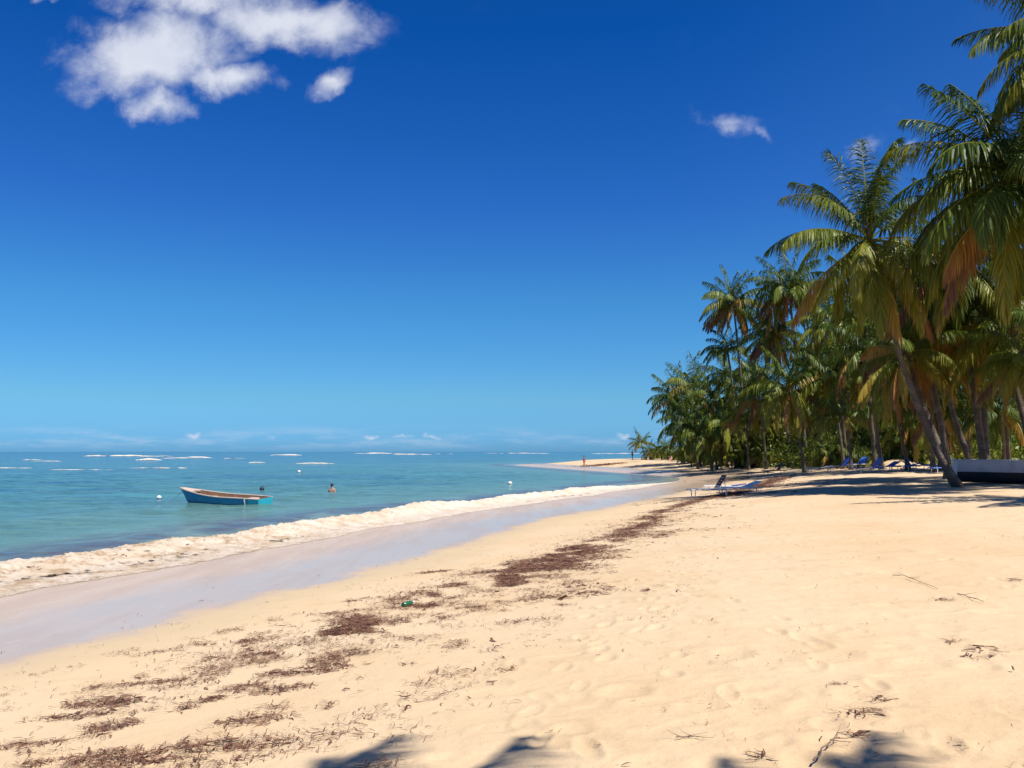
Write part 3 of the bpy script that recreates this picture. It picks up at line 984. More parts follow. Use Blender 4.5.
for (bx, cx, cy, Yp, L, kd, v, lab) in [
        (772, 768, 428, 92, 3.2, 'young', 0, "short palm with spreading fronds left of the palm on the open sand"),
        (781, 777, 410, 94, 3.6, 'yellow', 1, "half grown palm just behind and left of the palm on the open sand"),
        (816, 818, 425, 88, 3.2, 'green', 0, "short dark palm right behind the palm on the open sand"),
        (830, 826, 402, 84, 3.8, 'gold', 0, "half grown palm with orange fronds above the white and blue loungers"),
        (858, 860, 432, 76, 2.8, 'young', 1, "short palm at the left end of the shaded row of loungers"),
        (868, 862, 392, 72, 3.8, 'green', 1, "half grown dark palm above the left end of the shaded lounger row"),
        (884, 886, 428, 70, 3.0, 'green', 2, "short dark palm behind the pale sand mound"),
        (915, 912, 420, 62, 3.0, 'yellow', 0, "short yellow green palm between the sand mound and the leaning trunk"),
        (938, 936, 408, 56, 3.2, 'gold', 1, "short palm with golden fronds seen just left of the leaning trunk's lower half"),
        (1004, 1000, 412, 52, 3.0, 'green', 0, "short dark palm in the shade behind the white boat's middle"),
        (932, 930, 350, 54, 4.3, 'green', 0, "tall shaded palm whose crown shows just left of the leaning trunk's middle"),
        (968, 966, 344, 54, 4.3, 'yellow', 0, "tall shaded palm whose crown shows just right of the leaning trunk's middle"),
        (1006, 1002, 352, 53, 4.3, 'green', 2, "tall shaded palm with crown high over the white boat's middle"),
        (733, 730, 446, 103, 2.6, 'young', 0, "knee high bushy palm at the right front of the far clump")]:
    F(lab, *up(bx, (cx, cy), Yp), L, kd, v, sag=.2)

# palms crowded in the shade behind
rg = random.Random(5)
first = None
for k in range(46):
    px = rg.uniform(700, 1045)
    Yf = np.interp(px, [690, 760, 800, 860, 950, 1045], [125, 108, 95, 74, 56, 48])
    Yg_ = Yf + rg.uniform(6, 45)
    sil = np.interp(px, [690, 720, 760, 800, 850, 900, 1045], [414, 410, 404, 372, 325, 288, 255])
    py = rg.uniform(sil + 12, 440)
    base, top = on_sand(px + rg.uniform(-14, 14), Yg_), at(px, py, Yg_)
    F("coconut palm crowded in the shade deep in the grove behind the front palms", base, top, rg.uniform(3.6, 4.8), ['green', 'yellow', 'skirt', 'green'][k % 4], k,
      group="palms crowded deep in the grove", sag=rg.uniform(0, .3))

for k in range(34):
    px = rg.uniform(684, 960)
    Ys = np.interp(px, [684, 720, 760, 800, 860, 960], [116, 103, 93, 79, 71, 60]) + rg.uniform(-3, 9)
    base = on_sand(px, Ys)
    F("young palm sprouting with fronds down to the ground among the front trunks", base, base + Vector((rg.uniform(-.4, .4), rg.uniform(-.4, .4), rg.uniform(.5, 1.9))), rg.uniform(2.2, 3.6),
      ['young', 'yellow', 'green', 'yellow'][k % 4], k, group="young palms sprouting at the front of the grove", sag=.1)

# palms behind the photographer whose crowns shade the nearest sand
SUN_EL, SUN_AZ = R(61), math.atan2(-.66, .75)       # direction to the sun: right of the camera, slightly behind it
sun_dir = Vector((math.cos(SUN_EL) * math.cos(SUN_AZ), math.cos(SUN_EL) * math.sin(SUN_AZ), math.sin(SUN_EL)))
for k, (px, lab) in enumerate([(385, "palm just outside the frame whose frond shadow falls at the bottom centre"), (870, "palm just outside the frame whose shadow falls at the bottom right")]):
    g = Vector(((px - 512) / F_PX * 4.75, 1.36 - .52 * k, .95))
    top = g + sun_dir * (9.2 / sun_dir.z)
    b = Vector((top.x + 1.8, top.y - 3.0, float(zland(top.x + 1.8, top.y - 3)[0])))
    fr = [(92, 26, 42, .1), (78, 20, 40, .1), (107, 18, 48, .1), (55, 20, 60, .1)] + [(165 + 27 * q, 30 - 9 * (q % 5), 70, .15) for q in range(9)] + [(60 + 70 * q, 60, 50, .1) for q in range(5)]
    near_palm(lab, b, top, 4.0, 2, 40 + k, 60, .0, 0, extra=fr, nuts=False, sag=.3)

for k, (x, y, z, lab) in enumerate([(24.5, 31.5, 11.5, "palm just outside the right edge shading the white boat's near end"), (28, 35, 12, "palm just outside the right edge shading the middle of the white boat"),
                                    (18.5, 21.5, 10, "palm just outside the right edge whose fronds shade the sand before the white boat")]):
    b = Vector((x + 1.0, y - .6, float(zland(x + 1, y - .6)[0])))
    near_palm(lab, b, Vector((x, y, z)), 4.6, 24, 60 + k, -40, .08, 2, nuts=False, sag=.2)

# -- undergrowth
rgn = np.random.default_rng(3)
C, SZ = [], []
for k in range(420):
    px = rgn.uniform(655, 1060)
    Yf = np.interp(px, [655, 690, 760, 800, 860, 950, 1060], [158, 124, 98, 80, 73, 64, 55])
    Yc = Yf + abs(rgn.normal(0, 9)) + (8 if k % 3 == 0 else 0)
    p = on_sand(px, Yc)
    hgt = (rgn.uniform(.9, 2.6) if k % 3 else rgn.uniform(2.5, 5.5)) * np.interp(px, [655, 720, 800], [.35, .8, 1])
    n = int(150 * hgt / 1.5)
    u = rgn.normal(0, 1, (n, 3))
    u /= np.linalg.norm(u, axis=1)[:, None]
    u *= (rgn.random((n, 1)) ** .35)
    C.append(np.array([p.x, p.y, p.z + hgt * .45]) + u * np.array([hgt * .95, hgt * .9, hgt * .6]))
    SZ.append(np.full(n, .30) * rgn.uniform(.6, 1.3, n))
C, SZ = np.vstack(C), np.concatenate(SZ)
n = len(C)
a1 = rgn.normal(0, 1, (n, 3)); a1 /= np.linalg.norm(a1, axis=1)[:, None]
a2 = np.cross(a1, rgn.normal(0, 1, (n, 3))); a2 /= np.linalg.norm(a2, axis=1)[:, None]
L_, W_ = a1 * SZ[:, None] * .6, a2 * SZ[:, None] * .22
V = np.stack([C - L_, C + W_, C + L_, C - W_], 1).reshape(-1, 3)
me = np_mesh("undergrowth", V, np.arange(n * 4).reshape(-1, 4), {"age": np.repeat(rgn.uniform(.0, .42, n), 4), "rnd": np.repeat(rgn.random(n), 4)}, False)
tag(link("undergrowth", me, M_SHRUB), "low green undergrowth filling the shade under the palms", "undergrowth", kind="stuff")

# ================================================================== BOATS
def hull_rows(L, Bm, fb_bow, fb_mid, fb_st, draft, inset=0.0, n=26, full=.86, rake=.42):
    """cross sections bow (x=-L/2) to stern (x=L/2); z=0 is the waterline"""
    rows = []
    for i in range(n + 1):
        t = i / n
        b = Bm / 2 * (math.sin(min(1, t / .58) * math.pi / 2) ** .62 if t < .58 else 1 - (1 - full) * ((t - .58) / .42) ** 1.6)
        b = max(b - inset, .012)
        s = fb_mid + (fb_bow - fb_mid) * max(0, 1 - t / .62) ** 1.9 + (fb_st - fb_mid) * max(0, (t - .62) / .38) ** 1.5
        k = -draft + (draft * .9 + fb_bow * .15) * max(0, 1 - t / .16) ** 2 + inset * 1.2
        x = -L / 2 + L * t
        row = []
        for (fb, fz) in ((0, 0), (.45, .05), (.78, .22), (.92, .5), (.975, .75), (1, 1)):
            z = k + (s - k) * fz
            row.append((x - rake * (fz - .5) * max(0, 1 - t / .2) ** 1.5, b * fb, z))
        rows.append(row)
    return rows


def skin(rows, flip=False):
    m = MB()
    n, k = len(rows), len(rows[0])
    full = [[(x, -y, z) for (x, y, z) in r[::-1]] + [p for p in r[1:]] for r in rows]
    w = len(full[0])
    vs = [p for r in full for p in r]
    fs = []
    for i in range(n - 1):
        for j in range(w - 1):
            q = (i * w + j, i * w + j + 1, (i + 1) * w + j + 1, (i + 1) * w + j)
            fs.append(q[::-1] if flip else q)
    return m.add(vs, fs), full


def boat(root, L, Bm, fbb, fbm, fbs, draft, mats, thwarts=(.34, .56, .76), deck=.17, bottom=None):
    rows = hull_rows(L, Bm, fbb, fbm, fbs, draft)
    m, full = skin(rows)
    hull = m.build("hull", mats['hull'], root, True)
    if bottom:
        rb = [[(x, y * 1.012 + .004, z - .006) for (x, y, z) in r[:4]] for r in rows]
        skin(rb)[0].build("hull_bottom", bottom, root, True)
    inn = hull_rows(L * .985, Bm, fbb - .01, fbm - .01, fbs - .01, draft - .09, .045)
    skin(inn, True)[0].build("inner_planking", mats['inner'], root, True)
    g = MB()
    for sd in (-1, 1):
        g.tube([(x, sd * (y - .012), z + .012) for (x, y, z) in [r[-1] for r in rows]], .034, 6)
    # rubbing strake a little below
    g.build("gunwale", mats['gunwale'], root)
    tr = MB()
    prof = full[-1]
    top = rows[-1][-1][2]
    tv = [(x + .002, y, z) for (x, y, z) in prof] + [(x - .06, y, z) for (x, y, z) in prof]
    w = len(prof)
    tr.add(tv, [tuple(range(w)), tuple(range(2 * w - 1, w - 1, -1))] + [(i, w + i, w + (i + 1) % w, (i + 1) % w) for i in range(w)])
    tr.build("transom", mats['transom'], root)
    for f in thwarts:
        r = rows[int(f * 26)]
        MB().box((r[0][0], 0, r[-1][2] * .62), (.24, r[-1][1] * 1.90, .035), bev=.008).build("thwart", mats['thwart'], root)
    for f in (.25, .45, .66, .86):
        r = inn[int(f * 26)]
        rb = MB()
        rb.tube([(x, -y * .99, z + .01) for (x, y, z) in r[::-1]] + [(x, y * .99, z + .01) for (x, y, z) in r[1:]], .022, 5)
        rb.build("rib", mats['inner'], root)
    kd = max(2, int(deck * 26))
    vs, fs = [], []
    for r in rows[:kd + 1]:
        x, y, z = r[-1]
        vs += [(x, -y, z + .016), (x, 0, z + .045), (x, y, z + .016)]
    for i in range(kd):
        a = i * 3
        fs += [(a, a + 3, a + 4, a + 1), (a + 1, a + 4, a + 5, a + 2)]
    e = kd * 3
    n0 = len(vs)
    vs += [(vs[e][0], vs[e][1], vs[e][2] - .07), (vs[e + 1][0], 0, vs[e + 1][2] - .07), (vs[e + 2][0], vs[e + 2][1], vs[e + 2][2] - .07)]
    fs += [(e, n0, n0 + 1, e + 1), (e + 1, n0 + 1, n0 + 2, e + 2)]
    MB().add(vs, fs).build("foredeck", mats['gunwale'], root)
    return rows


c = at(224, 503.6, EYE * F_PX / (503.6 - 451.5) + .3)
rt = empty("rowing_boat", (c.x, c.y, -.02), R(-17), "blue wooden rowing boat with turquoise stern floating in the shallows", "boat")
rows = boat(rt, 4.55, 1.45, .70, .40, .36, .16, dict(hull=M_BLUE, inner=M_WOOD, gunwale=M_GUNW, transom=M_TURQ, thwart=M_GUNW))
rt.rotation_euler = (R(3), R(1.2), R(-17))
sw = MB()                                   # turquoise stern quarter, proud of the blue side
for sd in (-1, 1):
    seg = [[(x, sd * (y + .012), z) for (x, y, z) in r[1:]] for r in rows[-4:]]
    vs = [p for r in seg for p in r]
    w = 5
    sw.add(vs, [(i * w + j, i * w + j + 1, (i + 1) * w + j + 1, (i + 1) * w + j) for i in range(3) for j in range(w - 1)])
sw.build("stern_panel", M_TURQ, rt, True)
pz = MB()
for sd in (-1, 1):
    r = rows[-5]
    pz.tube([(x, sd * (y + .016), z) for (x, y, z) in r[1:]], .03, 5)
pz.build("stern_strap", M_CANVAS, rt)
MB().box((1.55, .1, .30), (.42, .5, .10), bev=.03).build("stern_locker", M_GUNW, rt)
ml = MB().tube([(-2.25, 0, .66), (-2.55, .0, .38), (-3.1, .1, .0), (-4.0, .3, -.5)], .012, 5)
ml.build("mooring_rope", M_CANVAS, rt)

# white boat hauled up under the palms
zg = float(zland(21.5, 37.5)[0])
wb_end = at(960, 478, 37.2)
rt = empty("beached_boat", (wb_end.x + 3.05, 36.6, zg + .24), R(2), "old white boat with dark bottom hauled up on the sand under palms", "boat")
boat(rt, 6.4, 1.9, .95, .66, .64, .26, dict(hull=M_OLDW, inner=M_OLDW, gunwale=M_OLDW, transom=M_OLDW, thwart=M_GUNW), bottom=M_NAVY)
rt.rotation_euler = (0, R(-1), R(160))
zt = zg + .24 + .62
o = MB()
o.ball((0, 0, .16), (.34, .26, .2), 12, 7).ball((.3, .08, .12), (.26, .22, .16), 10, 6).ball((-.28, .05, .10), (.22, .2, .13), 10, 6)
ob = tag(o.build("bundle", M_CLNAVY, None, True), "dark blue bundle of cloth lying on the white boat by its near end", "bundle")
ob.location = (wb_end.x + 1.05, 37.3, zg + .24 + .36)
MB().box((0, 0, 0), (1.3, 1.5, .05), bev=.01).build("stern_deck", M_OLDW, None)
sd_ = bpy.data.objects["stern_deck"]
sd_.parent = rt
sd_.location = (2.3, 0, .34)

# ================================================================== SUN LOUNGERS
_leg = MB().tube([(0, 0, 0), (0, 0, .3)], .022, 6).mesh("leg")


def lounger(label, loc, rz, back=35, bed=M_SLING, backm=None, frame=M_PLAST, group="sun loungers on the sand", towel=None):
    rt = empty("sun_lounger", loc, rz, label, "sun lounger", group)
    f = MB()
    for s in (-1, 1):
        f.tube([(-.98, s * .31, .27), (-.9, s * .31, .31), (.9, s * .31, .31), (.98, s * .31, .29)], .026, 6)
    for x in (-.95, 0, .32, .95):
        f.tube([(x, -.31, .30), (x, .31, .30)], .02, 6)
    f.build("frame", frame, rt)
    sb = MB()
    n = 9
    for k in range(n):
        x = -.90 + k * (1.20 / (n - 1))
        sb.box((x, 0, .335), (.13, .58, .022), bev=.006)
    sb.build("bed", bed, rt)
    bk = MB()
    a = R(back)
    M_ = Matrix.Rotation(-a, 3, 'Y')
    for k in range(5):
        p = M_ @ Vector((.08 + k * .145, 0, .0))
        bk.box((.34 + p.x, 0, .345 + p.z), (.128, .58, .022), M_, bev=.006)
    for s in (-1, 1):
        p = M_ @ Vector((.74, 0, 0))
        bk.tube([(.32, s * .27, .33), (.34 + p.x, s * .27, .33 + p.z)], .018, 6)
    if back > 12:
        p = M_ @ Vector((.5, 0, -.02))
        for s in (-1, 1):
            bk.tube([(.34 + p.x, s * .27, .34 + p.z), (.34 + p.x * 1.25, s * .27, .30)], .013, 5)
    bk.build("backrest", backm or bed, rt)
    for x in (-.72, .72):
        for s in (-1, 1):
            lg = bpy.data.objects.new("leg", _leg)
            COL.objects.link(lg)
            lg.parent = rt
            lg.location = (x, s * .29, 0)
            if not _leg.materials:
                _leg.materials.append(frame)
    return rt


def lz(px, py, dz=0.0):
    g = ground(px, py)
    return g


g = ground(709, 496.5)
lounger("white sun lounger with upright dark backrest at the edge of the seaweed", g, R(6), 58, M_PLAST, M_DARKS)
lounger("white sun lounger with half raised back behind the one with the dark backrest", ground(738, 495.0), R(14), 20, M_PLAST, M_PLAST)
lounger("low white sun lounger lying flat between the two at the seaweed's edge", ground(724, 492.5), R(-14), 8, M_PLAST, M_SLING)
lounger("dark sun lounger lying flat alone in the middle of the open sand", on_sand(760, 72), R(4), 12, M_DARKS, M_DARKS, M_DARKS)
lounger("dark sun lounger with raised back and brown towel on the open sand", on_sand(773, 73), R(8), 58, M_TOWELB, M_DARKS, M_DARKS)
lounger("white sun lounger without towel beside the blue towelled one", on_sand(818, 66), R(2), 10, M_PLAST, M_PLAST)
lounger("white sun lounger draped with a bright blue towel in the sun", on_sand(838, 65), R(12), 52, M_TOWEL, M_TOWEL)
spots = [(868, 56, 58, "blue sun lounger with upright back at the left end of the shaded row"), (884, 57, 25, "blue sun lounger second from the left of the shaded row"),
         (901, 57, 12, "blue sun lounger lying flat before the pale sand mound"), (919, 57, 45, "blue sun lounger with raised back right of the pale sand mound"),
         (935, 58, 30, "blue sun lounger at the right end of the shaded row near the leaning trunk"), (857, 63, 40, "blue sun lounger just left of and behind the shaded row"),
         (944, 52, 15, "blue sun lounger tucked behind the foot of the leaning palm")]
for k, (px, py, bk_, lab) in enumerate(spots):
    lounger(lab, on_sand(px, py), R([5, 20, -8, 160, 12, 35, 8][k]), bk_, M_SLING, M_SLING, M_PLAST if k % 2 else M_SLING)

# ================================================================== PEOPLE
def person(label, loc, rz, pose='stand', skinm=M_SKIN, wear=None, hgt=1.7, top=None):
    """one continuous skinned body; pose 'stand', 'walk' or 'sit'"""
    k = hgt / 1.7
    if pose == 'sit':
        hip, kn, an = [(-.09, .02, .12), (.09, .02, .12)], [(-.12, -.38, .38), (.12, -.36, .36)], [(-.12, -.66, .06), (.12, -.68, .06)]
        sh_, el_, wr = [(-.18, .10, .56), (.18, .10, .56)], [(-.25, .16, .32), (.25, .16, .32)], [(-.26, .26, .06), (.26, .26, .06)]
        sp = [(0, .05, .14), (0, .09, .34), (0, .09, .56), (0, .07, .66), (0, .06, .76), (0, .05, .86)]
    else:
        st = .20 if pose == 'walk' else .03
        hip, kn, an = [(-.09, 0, .90), (.09, 0, .90)], [(-.10, -st * .7, .49), (.10, st * .35, .49)], [(-.10, -st, .07), (.10, st * 1.35, .09)]
        sh_, el_, wr = [(-.18, .01, 1.40), (.18, .01, 1.40)], [(-.25, .06, 1.12), (.25, -.01, 1.12)], [(-.25, -.04, .86), (.26, -.13, .87)]
        sp = [(0, 0, .95), (0, .01, 1.15), (0, .01, 1.38), (0, 0, 1.48), (0, -.01, 1.57), (0, -.01, 1.67)]
    V, E, Rr = [], [], []

    def add(p, r, par=None):
        V.append([c_ * k for c_ in p]); Rr.append(r * k)
        if par is not None:
            E.append((par, len(V) - 1))
        return len(V) - 1
    pel = add(sp[0], .125)
    w_ = add(sp[1], .115, pel)
    ch = add(sp[2], .125, w_)
    nk = add(sp[3], .055, ch)
    h1 = add(sp[4], .088, nk)
    add(sp[5], .080, h1)
    for s in (0, 1):
        a = add(hip[s], .085, pel)
        a = add(kn[s], .055, a)
        a = add(an[s], .038, a)
        add((an[s][0], an[s][1] - .16, an[s][2] - .03), .030, a)
        a = add(sh_[s], .058, ch)
        a = add(el_[s], .040, a)
        a = add(wr[s], .028, a)
        d = Vector(wr[s]) - Vector(el_[s])
        add(Vector(wr[s]) + d.normalized() * .12, .026, a)
    me = bpy.data.meshes.new("person")
    me.from_pydata(V, E, [])
    tmp = bpy.data.objects.new("tmp_body", me)
    COL.objects.link(tmp)
    md = tmp.modifiers.new("skin", 'SKIN')
    sv = me.skin_vertices[0].data
    for i, r in enumerate(Rr):
        sv[i].radius = (r, r)
        sv[i].use_root = (i == 0)
    tmp.modifiers.new("sub", 'SUBSURF').levels = 2
    dg = bpy.context.evaluated_depsgraph_get()
    bm_ = bpy.data.meshes.new_from_object(tmp.evaluated_get(dg))
    bpy.data.objects.remove(tmp)
    root = link("person", bm_, skinm, None, True)
    tag(root, label, "person")
    root.location = loc
    root.rotation_euler = (0, 0, rz)
    hx, hy, hz = [c_ * k for c_ in sp[5]]
    MB().ball((hx, hy + .022 * k, hz + .012 * k), (.098 * k, .105 * k, .095 * k), 12, 8).build("hair", M_HAIR, root, True)
    fc = MB()
    fc.ball((hx, hy - .085 * k, hz - .06 * k), (.014 * k, .02 * k, .02 * k), 6, 5)
    fc.build("nose", skinm, root, True)
    if wear is not None:
        w2 = MB()
        pz_ = Vector(sp[0]) * k
        w2.tube([pz_ + Vector((0, 0, .10 * k)), pz_ + Vector((0, 0, .0)), pz_ + Vector((0, 0, -.07 * k))], [.145 * k, .165 * k, .16 * k], 12)
        for s in (0, 1):
            a_, b_ = Vector(hip[s]) * k, Vector(kn[s]) * k
            w2.tube([a_, a_.lerp(b_, .55)], [.108 * k, .092 * k], 10)
        w2.build("shorts", wear, root, True)
    if top is not None:
        w3 = MB()
        w3.tube([Vector(sp[i]) * k for i in (0, 1, 2)] + [Vector(sp[2]) * k + Vector((0, 0, .06 * k))], [.145 * k, .135 * k, .16 * k, .10 * k], 12)
        w3.build("shirt", top, root, True)
    return root


c = at(332, 491.6, EYE * F_PX / (491.6 - 451.5))
person("person with dark hair standing chest deep in the sea, bare shoulders above water", (c.x, c.y, -1.24), R(165), skinm=M_SKIN, wear=M_CLNAVY)
g = ground(584, 467.5)
person("person with brown skin walking alone along the water's edge of the far spit", (g.x, g.y, g.z), R(60), 'walk', M_SKIND, M_CLRED, 1.72)
g = ground(671, 461)
person("person in pink sitting on the sand leftmost before the far clump", g, R(-30), 'sit', M_SKIN, M_CLPINK, 1.7, M_CLPINK)
g = ground(679, 460.5)
person("person with dark hair in navy shorts sitting between the pink one and the white tent", g, R(20), 'sit', M_SKIND, M_CLNAVY)
g = ground(687, 460.4)
person("person in navy shirt standing left of the white tent", g, R(-10), 'stand', M_SKIN, M_CLNAVY, 1.7, M_CLNAVY)
g = on_sand(632, 152)
person("person in dark clothes standing beside the little palm at the beach's far end", g, R(90), 'stand', M_SKIND, M_CLNAVY, 1.75, M_CLNAVY)

# small white tent on the far sand
g = ground(693.5, 460.0)
tt_ = empty("beach_tent", (g.x, g.y, g.z), R(15), "small white dome tent on the sand before the far palm clump", "tent")
vs, fs = [], []
nu, nv = 14, 6
for i in range(nv + 1):
    ph = math.pi / 2 * i / nv
    for j in range(nu + 1):
        w_ = R(-60) + R(300) * j / nu
        vs.append((1.0 * math.cos(ph) * math.sin(w_), .8 * math.cos(ph) * math.cos(w_), .95 * math.sin(ph) ** .85))
for i in range(nv):
    for j in range(nu):
        a = i * (nu + 1) + j
        fs.append((a, a + 1, a + nu + 2, a + nu + 1))
MB().add(vs, fs).build("canopy", M_CANVAS, tt_, True)
for w_ in (-60, 240, 90):
    pts = [(1.01 * math.cos(R(p)) * math.sin(R(w_)), .81 * math.cos(R(p)) * math.cos(R(w_)), .96 * math.sin(R(p)) ** .85) for p in range(0, 91, 15)]
    MB().tube(pts, .02, 5).build("pole", M_DARKS, tt_)

# ================================================================== SMALL THINGS
def buoy(label, px, py, r, mat, rim):
    c = at(px, py, EYE * F_PX / (py - 451.5))
    rt = empty("mooring_buoy", (c.x, c.y, 0), 0, label, "buoy")
    MB().ball((0, 0, r * .45), r, 16, 10).build("float", mat, rt, True)
    MB().tube([(r * 1.01 * math.cos(a * .5236), r * 1.01 * math.sin(a * .5236), r * .45) for a in range(13)], r * .09, 6, False).build("band", rim, rt)
    MB().tube([(r * .22 * math.cos(a * .6), 0, r * 1.5 + r * .22 * math.sin(a * .6)) for a in range(11)], r * .05, 5).build("ring", rim, rt)


buoy("dark round buoy floating just behind the blue boat's stern", 262, 489.5, .15, M_BUOYD, M_NAVY)
buoy("white buoy floating left of the blue boat's bow", 159, 498.5, .13, M_BUOYW, M_BLUE)
buoy("white buoy far out beyond the blue boat", 299, 472.5, .2, M_BUOYW, M_NAVY)
buoy("white buoy near the middle of the breaking wave's far part", 510, 484.5, .18, M_BUOYW, M_NAVY)

g = ground(408, 606)
bt = empty("bottle", (g.x, g.y, g.z + .03), R(65), "small green bottle lying in the seaweed", "bottle")
MB().tube([(-.12, 0, 0), (-.115, 0, 0), (.05, 0, 0), (.09, 0, 0), (.12, 0, 0)], [.02, .034, .034, .02, .013], 12).build("body", M_GLASS, bt, True)
MB().tube([(.12, 0, 0), (.14, 0, 0)], .016, 10).build("cap", M_CANVAS, bt, True)


def twig(label, pts_px, r, seed):
    rg = random.Random(seed)
    P = []
    for (x, y) in pts_px:
        g = ground(x, y)
        P.append(Vector((g.x, g.y, g.z + .012 + rg.random() * .012)))
    m = MB()
    full = []
    for a, b in zip(P[:-1], P[1:]):
        for s in range(4):
            full.append(a.lerp(b, s / 4) + Vector((rg.gauss(0, .006), rg.gauss(0, .006), abs(rg.gauss(0, .004)))))
    full.append(P[-1])
    m.tube(full, [r * (1 - .6 * i / len(full)) for i in range(len(full))], 5)
    for k in range(4):
        i = rg.randint(1, len(full) - 2)
        d = Vector((rg.gauss(0, 1), rg.gauss(0, 1), .15)).normalized()
        m.tube([full[i], full[i] + d * .06, full[i] + d * .11 + Vector((.02, .01, 0))], [r * .5, r * .35, r * .2], 4)
    tag(m.build("twig", M_TWIG), label, "twig", "dry twigs on the sand")


twig("dry twig with a kink lying at the bottom right just above the palm shadow", [(815, 764), (822, 754), (832, 744), (840, 740)], .006, 1)
twig("long thin dry twig lying in the upper right of the near sand", [(892, 577), (905, 578), (920, 583), (938, 590)], .005, 2)
twig("dry twig beside a dark seaweed clump at the right", [(958, 595), (972, 600), (984, 603)], .005, 3)
twig("thin dry twig left of the bottom right palm shadow's middle", [(676, 741), (688, 739), (699, 740)], .004, 4)

# ================================================================== LIGHT AND SKY
sun_d = bpy.data.lights.new("sun", 'SUN')
sun_d.energy = 5.0
sun_d.angle = R(.53)
sun_d.color = (1, .95, .86)
sun = bpy.data.objects.new("sun", sun_d)
COL.objects.link(sun)
sun.rotation_euler = sun_dir.to_track_quat('Z', 'Y').to_euler()
sun.location = (30, -20, 60)

W_ = bpy.data.worlds.new("World")
S.world = W_
W_.use_nodes = True
t = NT.__new__(NT)
t.t = W_.node_tree
nt = W_.node_tree
bg = nt.nodes["Background"]
outw = nt.nodes["World Output"]
sky = nt.nodes.new('ShaderNodeTexSky')
sky.sky_type = 'NISHITA'
sky.sun_disc = False
sky.sun_elevation = SUN_EL
sky.sun_rotation = math.pi / 2 - SUN_AZ
sky.air_density = 1.0
sky.dust_density = .3
sky.ozone_density = 3.0
hs = nt.nodes.new('ShaderNodeHueSaturation')
hs.inputs['Saturation'].default_value = 1.2
hs.inputs['Hue'].default_value = .5
nt.links.new(sky.outputs[0], hs.inputs['Color'])
spz = nt.nodes.new('ShaderNodeSeparateXYZ')
nt.links.new(nt.nodes.new('ShaderNodeTexCoord').outputs['Generated'], spz.inputs[0])
clear = t.ramp(spz.outputs['Z'], [(0, (.20, .56, 1.30)), (.013, (.22, .60, 1.36)), (.058, (.30, .65, 1.03)), (.168, (.27, .67, 1.0)), (.27, (.19, .53, 1.02)), (.44, (.04, .44, .94)), (.75, (.10, .33, .64))])
clear = t.mix(t.step(spz.outputs['X'], .12, .62, 0, .55), clear, (.36, .66, 1.04))
nt.links.new(t.mix(1.0, hs.outputs[0], clear, 'MULTIPLY'), bg.inputs['Color'])
bg.inputs['Strength'].default_value = .089

tc = nt.nodes.new('ShaderNodeTexCoord').outputs['Generated']
sp = nt.nodes.new('ShaderNodeSeparateXYZ')
nt.links.new(tc, sp.inputs[0])
yy = t.math('MAXIMUM', sp.outputs['Y'], .02)
u, v = t.math('DIVIDE', sp.outputs['X'], yy), t.math('DIVIDE', sp.outputs['Z'], yy)
cmb = nt.nodes.new('ShaderNodeCombineXYZ')
nt.links.new(u, cmb.inputs['X'])
nt.links.new(v, cmb.inputs['Y'])
uv = cmb.outputs[0]
wn = nt.nodes.new('ShaderNodeTexNoise')
wn.inputs['Scale'].default_value = 9
wn.inputs['Detail'].default_value = 6
wn.inputs['Roughness'].default_value = .6
nt.links.new(uv, wn.inputs['Vector'])
wsub = nt.nodes.new('ShaderNodeVectorMath')
wsub.operation = 'MULTIPLY_ADD'
nt.links.new(wn.outputs['Color'], wsub.inputs[0])
wsub.inputs[1].default_value = (.11, .085, 0)
wsub.inputs[2].default_value = (-.055, -.0425, 0)
wadd = nt.nodes.new('ShaderNodeVectorMath')
wadd.operation = 'ADD'
nt.links.new(uv, wadd.inputs[0])
nt.links.new(wsub.outputs[0], wadd.inputs[1])
wuv = wadd.outputs[0]
wn2 = nt.nodes.new('ShaderNodeTexNoise')
wn2.inputs['Scale'].default_value = 70
wn2.inputs['Detail'].default_value = 5
nt.links.new(uv, wn2.inputs['Vector'])
ws2 = nt.nodes.new('ShaderNodeVectorMath')
ws2.operation = 'MULTIPLY_ADD'
nt.links.new(wn2.outputs['Color'], ws2.inputs[0])
ws2.inputs[1].default_value = (.030, .014, 0)
ws2.inputs[2].default_value = (-.015, -.007, 0)
wa2 = nt.nodes.new('ShaderNodeVectorMath')
wa2.operation = 'ADD'
nt.links.new(uv, wa2.inputs[0])
nt.links.new(ws2.outputs[0], wa2.inputs[1])
suv = wa2.outputs[0]
nz = t.noise(13, 9, .62, uv, dist=.3)
nz2 = t.noise(26, 5, .6, uv)


def cloud(px, py, rx, ry, rot=0, gain=1.0):
    d = ray(px, py)
    mp = nt.nodes.new('ShaderNodeMapping')
    mp.vector_type = 'TEXTURE'
    mp.inputs['Location'].default_value = (d.x / d.y, d.z / d.y, 0)
    mp.inputs['Rotation'].default_value = (0, 0, R(rot))
    mp.inputs['Scale'].default_value = (rx / F_PX, ry / F_PX, 1)
    nt.links.new(suv if 400 < py < 440 else wuv, mp.inputs['Vector'])
    ln = nt.nodes.new('ShaderNodeVectorMath')
    ln.operation = 'LENGTH'
    nt.links.new(mp.outputs[0], ln.inputs[0])
    return t.math('MULTIPLY', t.math('SUBTRACT', 1.0, ln.outputs['Value'], clamp=False), gain)


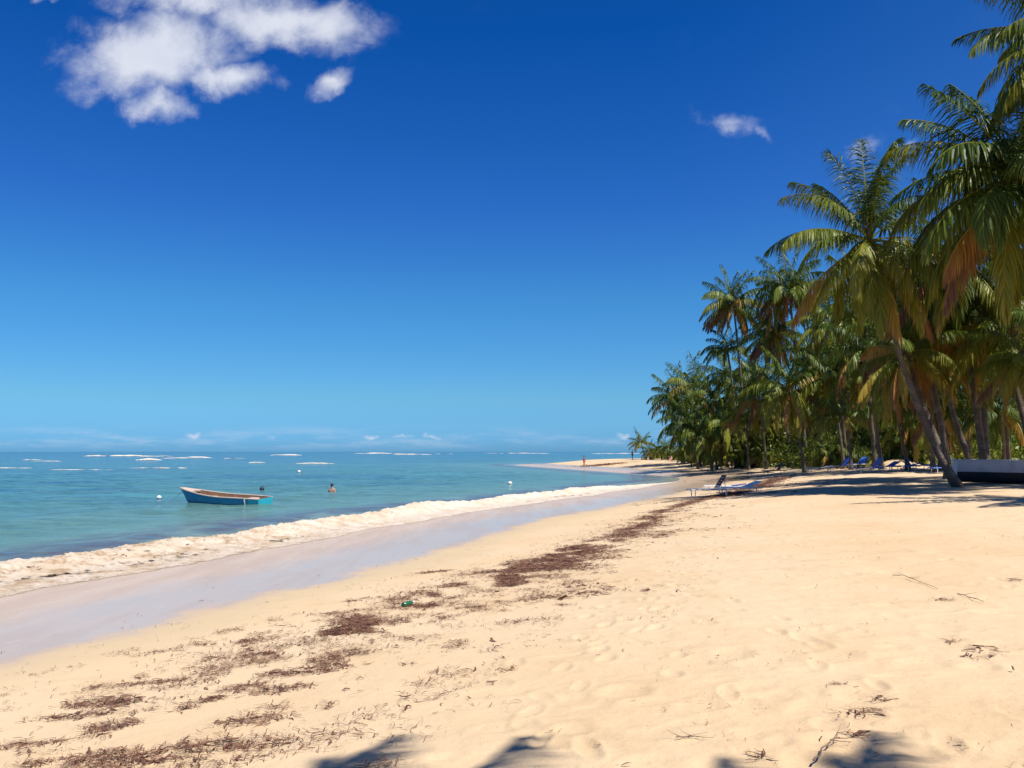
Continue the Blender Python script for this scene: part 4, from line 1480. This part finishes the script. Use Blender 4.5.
blobs = [cloud(150, 52, 128, 52, 6), cloud(228, 76, 72, 30, -4), cloud(160, 102, 50, 28, -25, .85), cloud(285, 20, 122, 40, -4), cloud(190, -4, 110, 32),
         cloud(333, 80, 40, 19, 38, .75), cloud(720, 117, 36, 19, -10, .40), cloud(752, 130, 22, 9, -30, .35), cloud(45, -2, 26, 10, 0, .7),
         cloud(193, 437, 12, 6, 0, .42), cloud(276, 437, 17, 6, 0, .42), cloud(372, 436.5, 14, 4.5, 0, .42), cloud(402, 437, 18, 4.5, 0, .42), cloud(432, 438, 12, 4, 0, .42),
         cloud(541, 436, 9, 4.5, 0, .42), cloud(625, 436, 12, 5, 0, .42), cloud(868, 150, 30, 14, 30, .45), cloud(905, 150, 22, 8, 45, .4)]
m = t.math('MAXIMUM', blobs[0], 0.0)
for b in blobs[1:]:
    m = t.math('MAXIMUM', m, b)
dens = t.math('ADD', m, t.math('MULTIPLY', t.math('SUBTRACT', nz, .5), 1.2))
dens = t.math('ADD', dens, t.math('MULTIPLY', t.math('SUBTRACT', nz2, .5), .30))
dens = t.math('MULTIPLY', t.step(dens, .05, .90), t.step(m, -.02, .22))
ccol = t.ramp(t.noise(9, 6, .6, uv), [(.3, (.66, .70, .80)), (.7, (.78, .80, .86))])
bandn = t.noise(10, 6, .65, uv, stretch=(1, 7, 1))
band = t.math('MULTIPLY', t.math('MULTIPLY', t.step(v, .0, .010), t.step(v, .034, .014)), t.step(bandn, .42, .72, 0, .30))
dens = t.math('MAXIMUM', dens, band)
bg2 = nt.nodes.new('ShaderNodeBackground')
nt.links.new(ccol, bg2.inputs['Color'])
bg2.inputs['Strength'].default_value = .84
mxs = nt.nodes.new('ShaderNodeMixShader')
fac = t.math('MULTIPLY', dens, t.step(sp.outputs['Y'], .03, .2))
nt.links.new(t.math('MULTIPLY', fac, .92), mxs.inputs[0])
nt.links.new(bg.outputs[0], mxs.inputs[1])
nt.links.new(bg2.outputs[0], mxs.inputs[2])
nt.links.new(mxs.outputs[0], outw.inputs['Surface'])

vs_ = S.view_settings
S.display_settings.display_device = 'sRGB'
vs_.view_transform = 'Standard'
vs_.look = 'None'
vs_.exposure = 0.38
vs_.gamma = 1.0
vs_.use_curve_mapping = False
S.cycles.use_denoising = True
S.cycles.max_bounces = 6
S.cycles.transparent_max_bounces = 12
S.cycles.sample_clamp_indirect = 4.0
